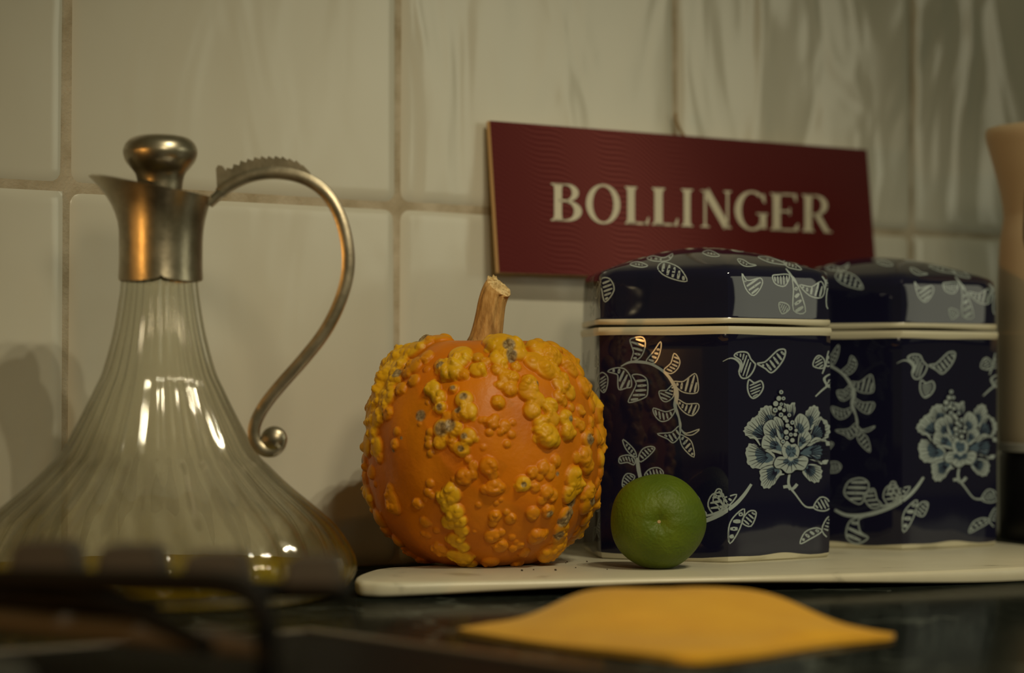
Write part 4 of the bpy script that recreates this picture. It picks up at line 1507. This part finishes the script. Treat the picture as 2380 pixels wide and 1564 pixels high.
def build_grate():
    root = empty('pan_support', (-0.08, 0.76, 0.0042))
    o0 = Vector((-0.08, 0.76, 0.0042))
    tag(root, 'black cast iron pan support with blunt prongs standing on the hob', 'pan support')
    def tube(pts, r, name, mat='cast_iron', sub=6, flat=1.0, label=None):
        P = [Vector(p) - o0 for p in catmull([tuple(p) for p in pts], sub)]
        vs, fs = [], []
        n = 14
        fr = None
        for i, p in enumerate(P):
            t = (P[min(i + 1, len(P) - 1)] - P[max(i - 1, 0)]).normalized()
            if fr is None:
                fr = t.cross(Vector((0.3, 1, 0.1))).normalized()
            fr = (fr - t * fr.dot(t)).normalized()
            g = t.cross(fr)
            for q in range(n):
                a = 2 * math.pi * q / n
                vs.append(p + fr * (r * math.cos(a)) + g * (r * flat * math.sin(a)))
        for i in range(len(P) - 1):
            for q in range(n):
                a = i * n + q; bq = i * n + (q + 1) % n
                fs.append((a, bq, bq + n, a + n))
        fs.append(tuple(range(n - 1, -1, -1))); fs.append(tuple(range((len(P) - 1) * n, len(P) * n)))
        o = mesh_obj(name, vs, fs, mat, root, sharp=50)
        if label: o['label'] = label
        return o
    # rail bending down into the front leg
    tube([at(-330, 1338, 0.835), at(-60, 1345, 0.805), at(200, 1350, 0.785), at(420, 1354, 0.772), at(520, 1360, 0.766), at(585, 1385, 0.763), at(617, 1440, 0.762), at(624, 1500, 0.762), at(625, 1560, 0.762)], 0.0038, 'rail', mat='black_iron', label='bent rod running level then down to the hob')
    last = at(625, 1560, 0.762)
    tube([last + Vector((0, 0, 0.002)), Vector((last.x, last.y, 0.0048))], 0.0044, 'foot', mat='black_iron')
    # blunt prongs
    for (xl, xr, yt, Y) in ((22, 178, 1258, 0.80), (222, 380, 1266, 0.79), (420, 580, 1283, 0.778), (655, 800, 1290, 0.766)):
        c = (xl + xr) / 2
        kk = Y / FPX
        hw = (xr - xl) / 2 * kk
        zt = CAM_Z + (900 - yt) * kk
        p = at(c, yt, Y)
        zl = CAM_Z + (900 - 1362) * kk
        bm = bmesh.new()
        pr = [(-hw, zl), (hw, zl), (hw * 0.98, zt - 0.006), (hw * 0.80, zt), (-hw * 0.80, zt), (-hw * 0.98, zt - 0.006)]
        dy0, dy1 = 0.0, 0.030
        f1 = [bm.verts.new((x, dy0, z)) for x, z in pr]
        f2 = [bm.verts.new((x * 0.9, dy1, z - 0.001)) for x, z in pr]
        bm.faces.new(f1[::-1]); bm.faces.new(f2)
        n = len(pr)
        for q in range(n):
            bm.faces.new((f1[q], f1[(q + 1) % n], f2[(q + 1) % n], f2[q]))
        bmesh.ops.bevel(bm, geom=list(bm.edges), offset=0.0012, segments=2, affect='EDGES')
        for v in bm.verts:
            v.co += Vector((p.x, Y - 0.003, 0)) - o0
        bm_obj('prong', bm, 'cast_iron', root)
    # lower side bar
    tube([at(-300, 1398, 0.86), at(0, 1440, 0.83), at(300, 1470, 0.80), at(612, 1500, 0.765)], 0.0042, 'lower_bar', mat='lit_iron', label='lower cross bar coloured paler for the light it catches')
    tube([at(-260, 1370, 0.84), at(60, 1392, 0.83), at(250, 1408, 0.82), at(360, 1425, 0.815)], 0.0046, 'inner_bar', mat='black_iron')
    tube([at(545, 1368, 0.79), at(660, 1372, 0.795), at(760, 1372, 0.80), at(808, 1376, 0.803)], 0.0034, 'rear_rail', mat='black_iron')
    tube([at(100, 1362, 0.80), at(300, 1420, 0.77), at(480, 1500, 0.73)], 0.0030, 'cross_bar', mat='black_iron')
build_grate()

# ------------------------------------------------------------------ kettle
def build_kettle():
    Y = 1.425
    k = Y / FPX
    axp = 2525
    c = at(axp, 900, Y)
    root = empty('kettle', (c.x, Y, BOARD_T))
    tag(root, 'tall steel jug kettle on a black base, cut off by the edge of the photo', 'kettle')
    Z = lambda y: CAM_Z + (900 - y) * k - BOARD_T
    v_, f_ = lathe([(float(r), float(z)) for r, z in [(195 * k, 0.0), (200 * k, 0.002), (200 * k, Z(1062)), (196 * k, Z(1052)), (150 * k, Z(1050))]], 96)
    mesh_obj('base', v_, f_, 'black_plastic', root, sharp=40)['label'] = 'black round base'
    v_, f_ = lathe([(190 * k, Z(1050)), (203 * k, Z(1048)), (204 * k, Z(1030)), (192 * k, Z(1026))], 96)
    mesh_obj('foot_ring', v_, f_, 'pale_ring', root, sharp=40)['label'] = 'pale ring under the body'
    pr = [(200, 1028), (202, 1000), (203, 850), (203, 720), (200, 620), (196, 560), (190, 520), (188, 495), (194, 450), (205, 400), (216, 350), (223, 320), (222, 303), (212, 296), (150, 290), (60, 284), (2, 282)]
    sm = catmull([(r * k, Z(y)) for r, y in pr], 5)
    def mod(p, i, r, z):
        # pouring lip pulled out on the left of the rim
        t = max(0.0, (z - Z(420)) / (Z(300) - Z(420)))
        return r + 6 * k * min(t, 1.2) * max(0, math.cos(p - math.pi)) ** 6, z
    v_, f_ = lathe([(float(a), float(bq)) for a, bq in sm], 120, mod)
    mesh_obj('body', v_, f_, 'brushed_steel', root, sharp=50)['label'] = 'steel body narrowing at the waist and flaring to the rim'
    # dark water window let into the body
    vs, fs = [], []
    N = 24
    for ring_, rr in ((0, 1.0), (1, 0.0)):
        for q in range(N):
            a = 2 * math.pi * q / N
            y = 515 + 85 * math.sin(a) * rr
            r = float(np.interp(-y, [-700, -620, -560, -520, -495, -450, -400], [203, 200, 196, 190, 188, 194, 205]))
            phi = math.radians(-140) + 0.16 * math.cos(a) * rr
            ro = (r + 1.5) * k
            vs.append((ro * math.cos(phi), ro * math.sin(phi), Z(y)))
    for q in range(N):
        fs.append((q, (q + 1) % N, N + (q + 1) % N, N + q))
    mesh_obj('water_window', vs, fs, 'black_plastic', root)['label'] = 'dark oval water window'
build_kettle()

# ------------------------------------------------------------------ crumbs
def crumbs():
    src = None
    for i, (px, py, r) in enumerate(((1213, 1327, 3.0), (1291, 1326, 3.2), (1240, 1325, 2.0), (1318, 1307, 2.2), (1364, 1306, 2.2), (1315, 1309, 1.6), (1338, 1320, 1.8), (1411, 1324, 1.6))):
        d = ray(px, py); kk = (BOARD_T - CAM_Z) / d.z
        p = Vector((0, 0, CAM_Z)) + d * kk
        if src is None:
            bm = bmesh.new()
            bmesh.ops.create_icosphere(bm, subdivisions=2, radius=1.0)
            rr = random.Random(2)
            for v in bm.verts: v.co *= rr.uniform(0.7, 1.15)
            src = bm_obj('crumb', bm, 'crumb')
            o = src
        else:
            o = src.copy(); COL.objects.link(o)
        s_ = r * p.y / FPX
        o.scale = (s_, s_, s_ * 0.7)
        o.location = (p.x, p.y, BOARD_T + s_ * 0.6)
        tag(o, 'tiny dark crumb on the white marble board beside the gourd', 'crumb', 'crumbs on the marble board')
crumbs()
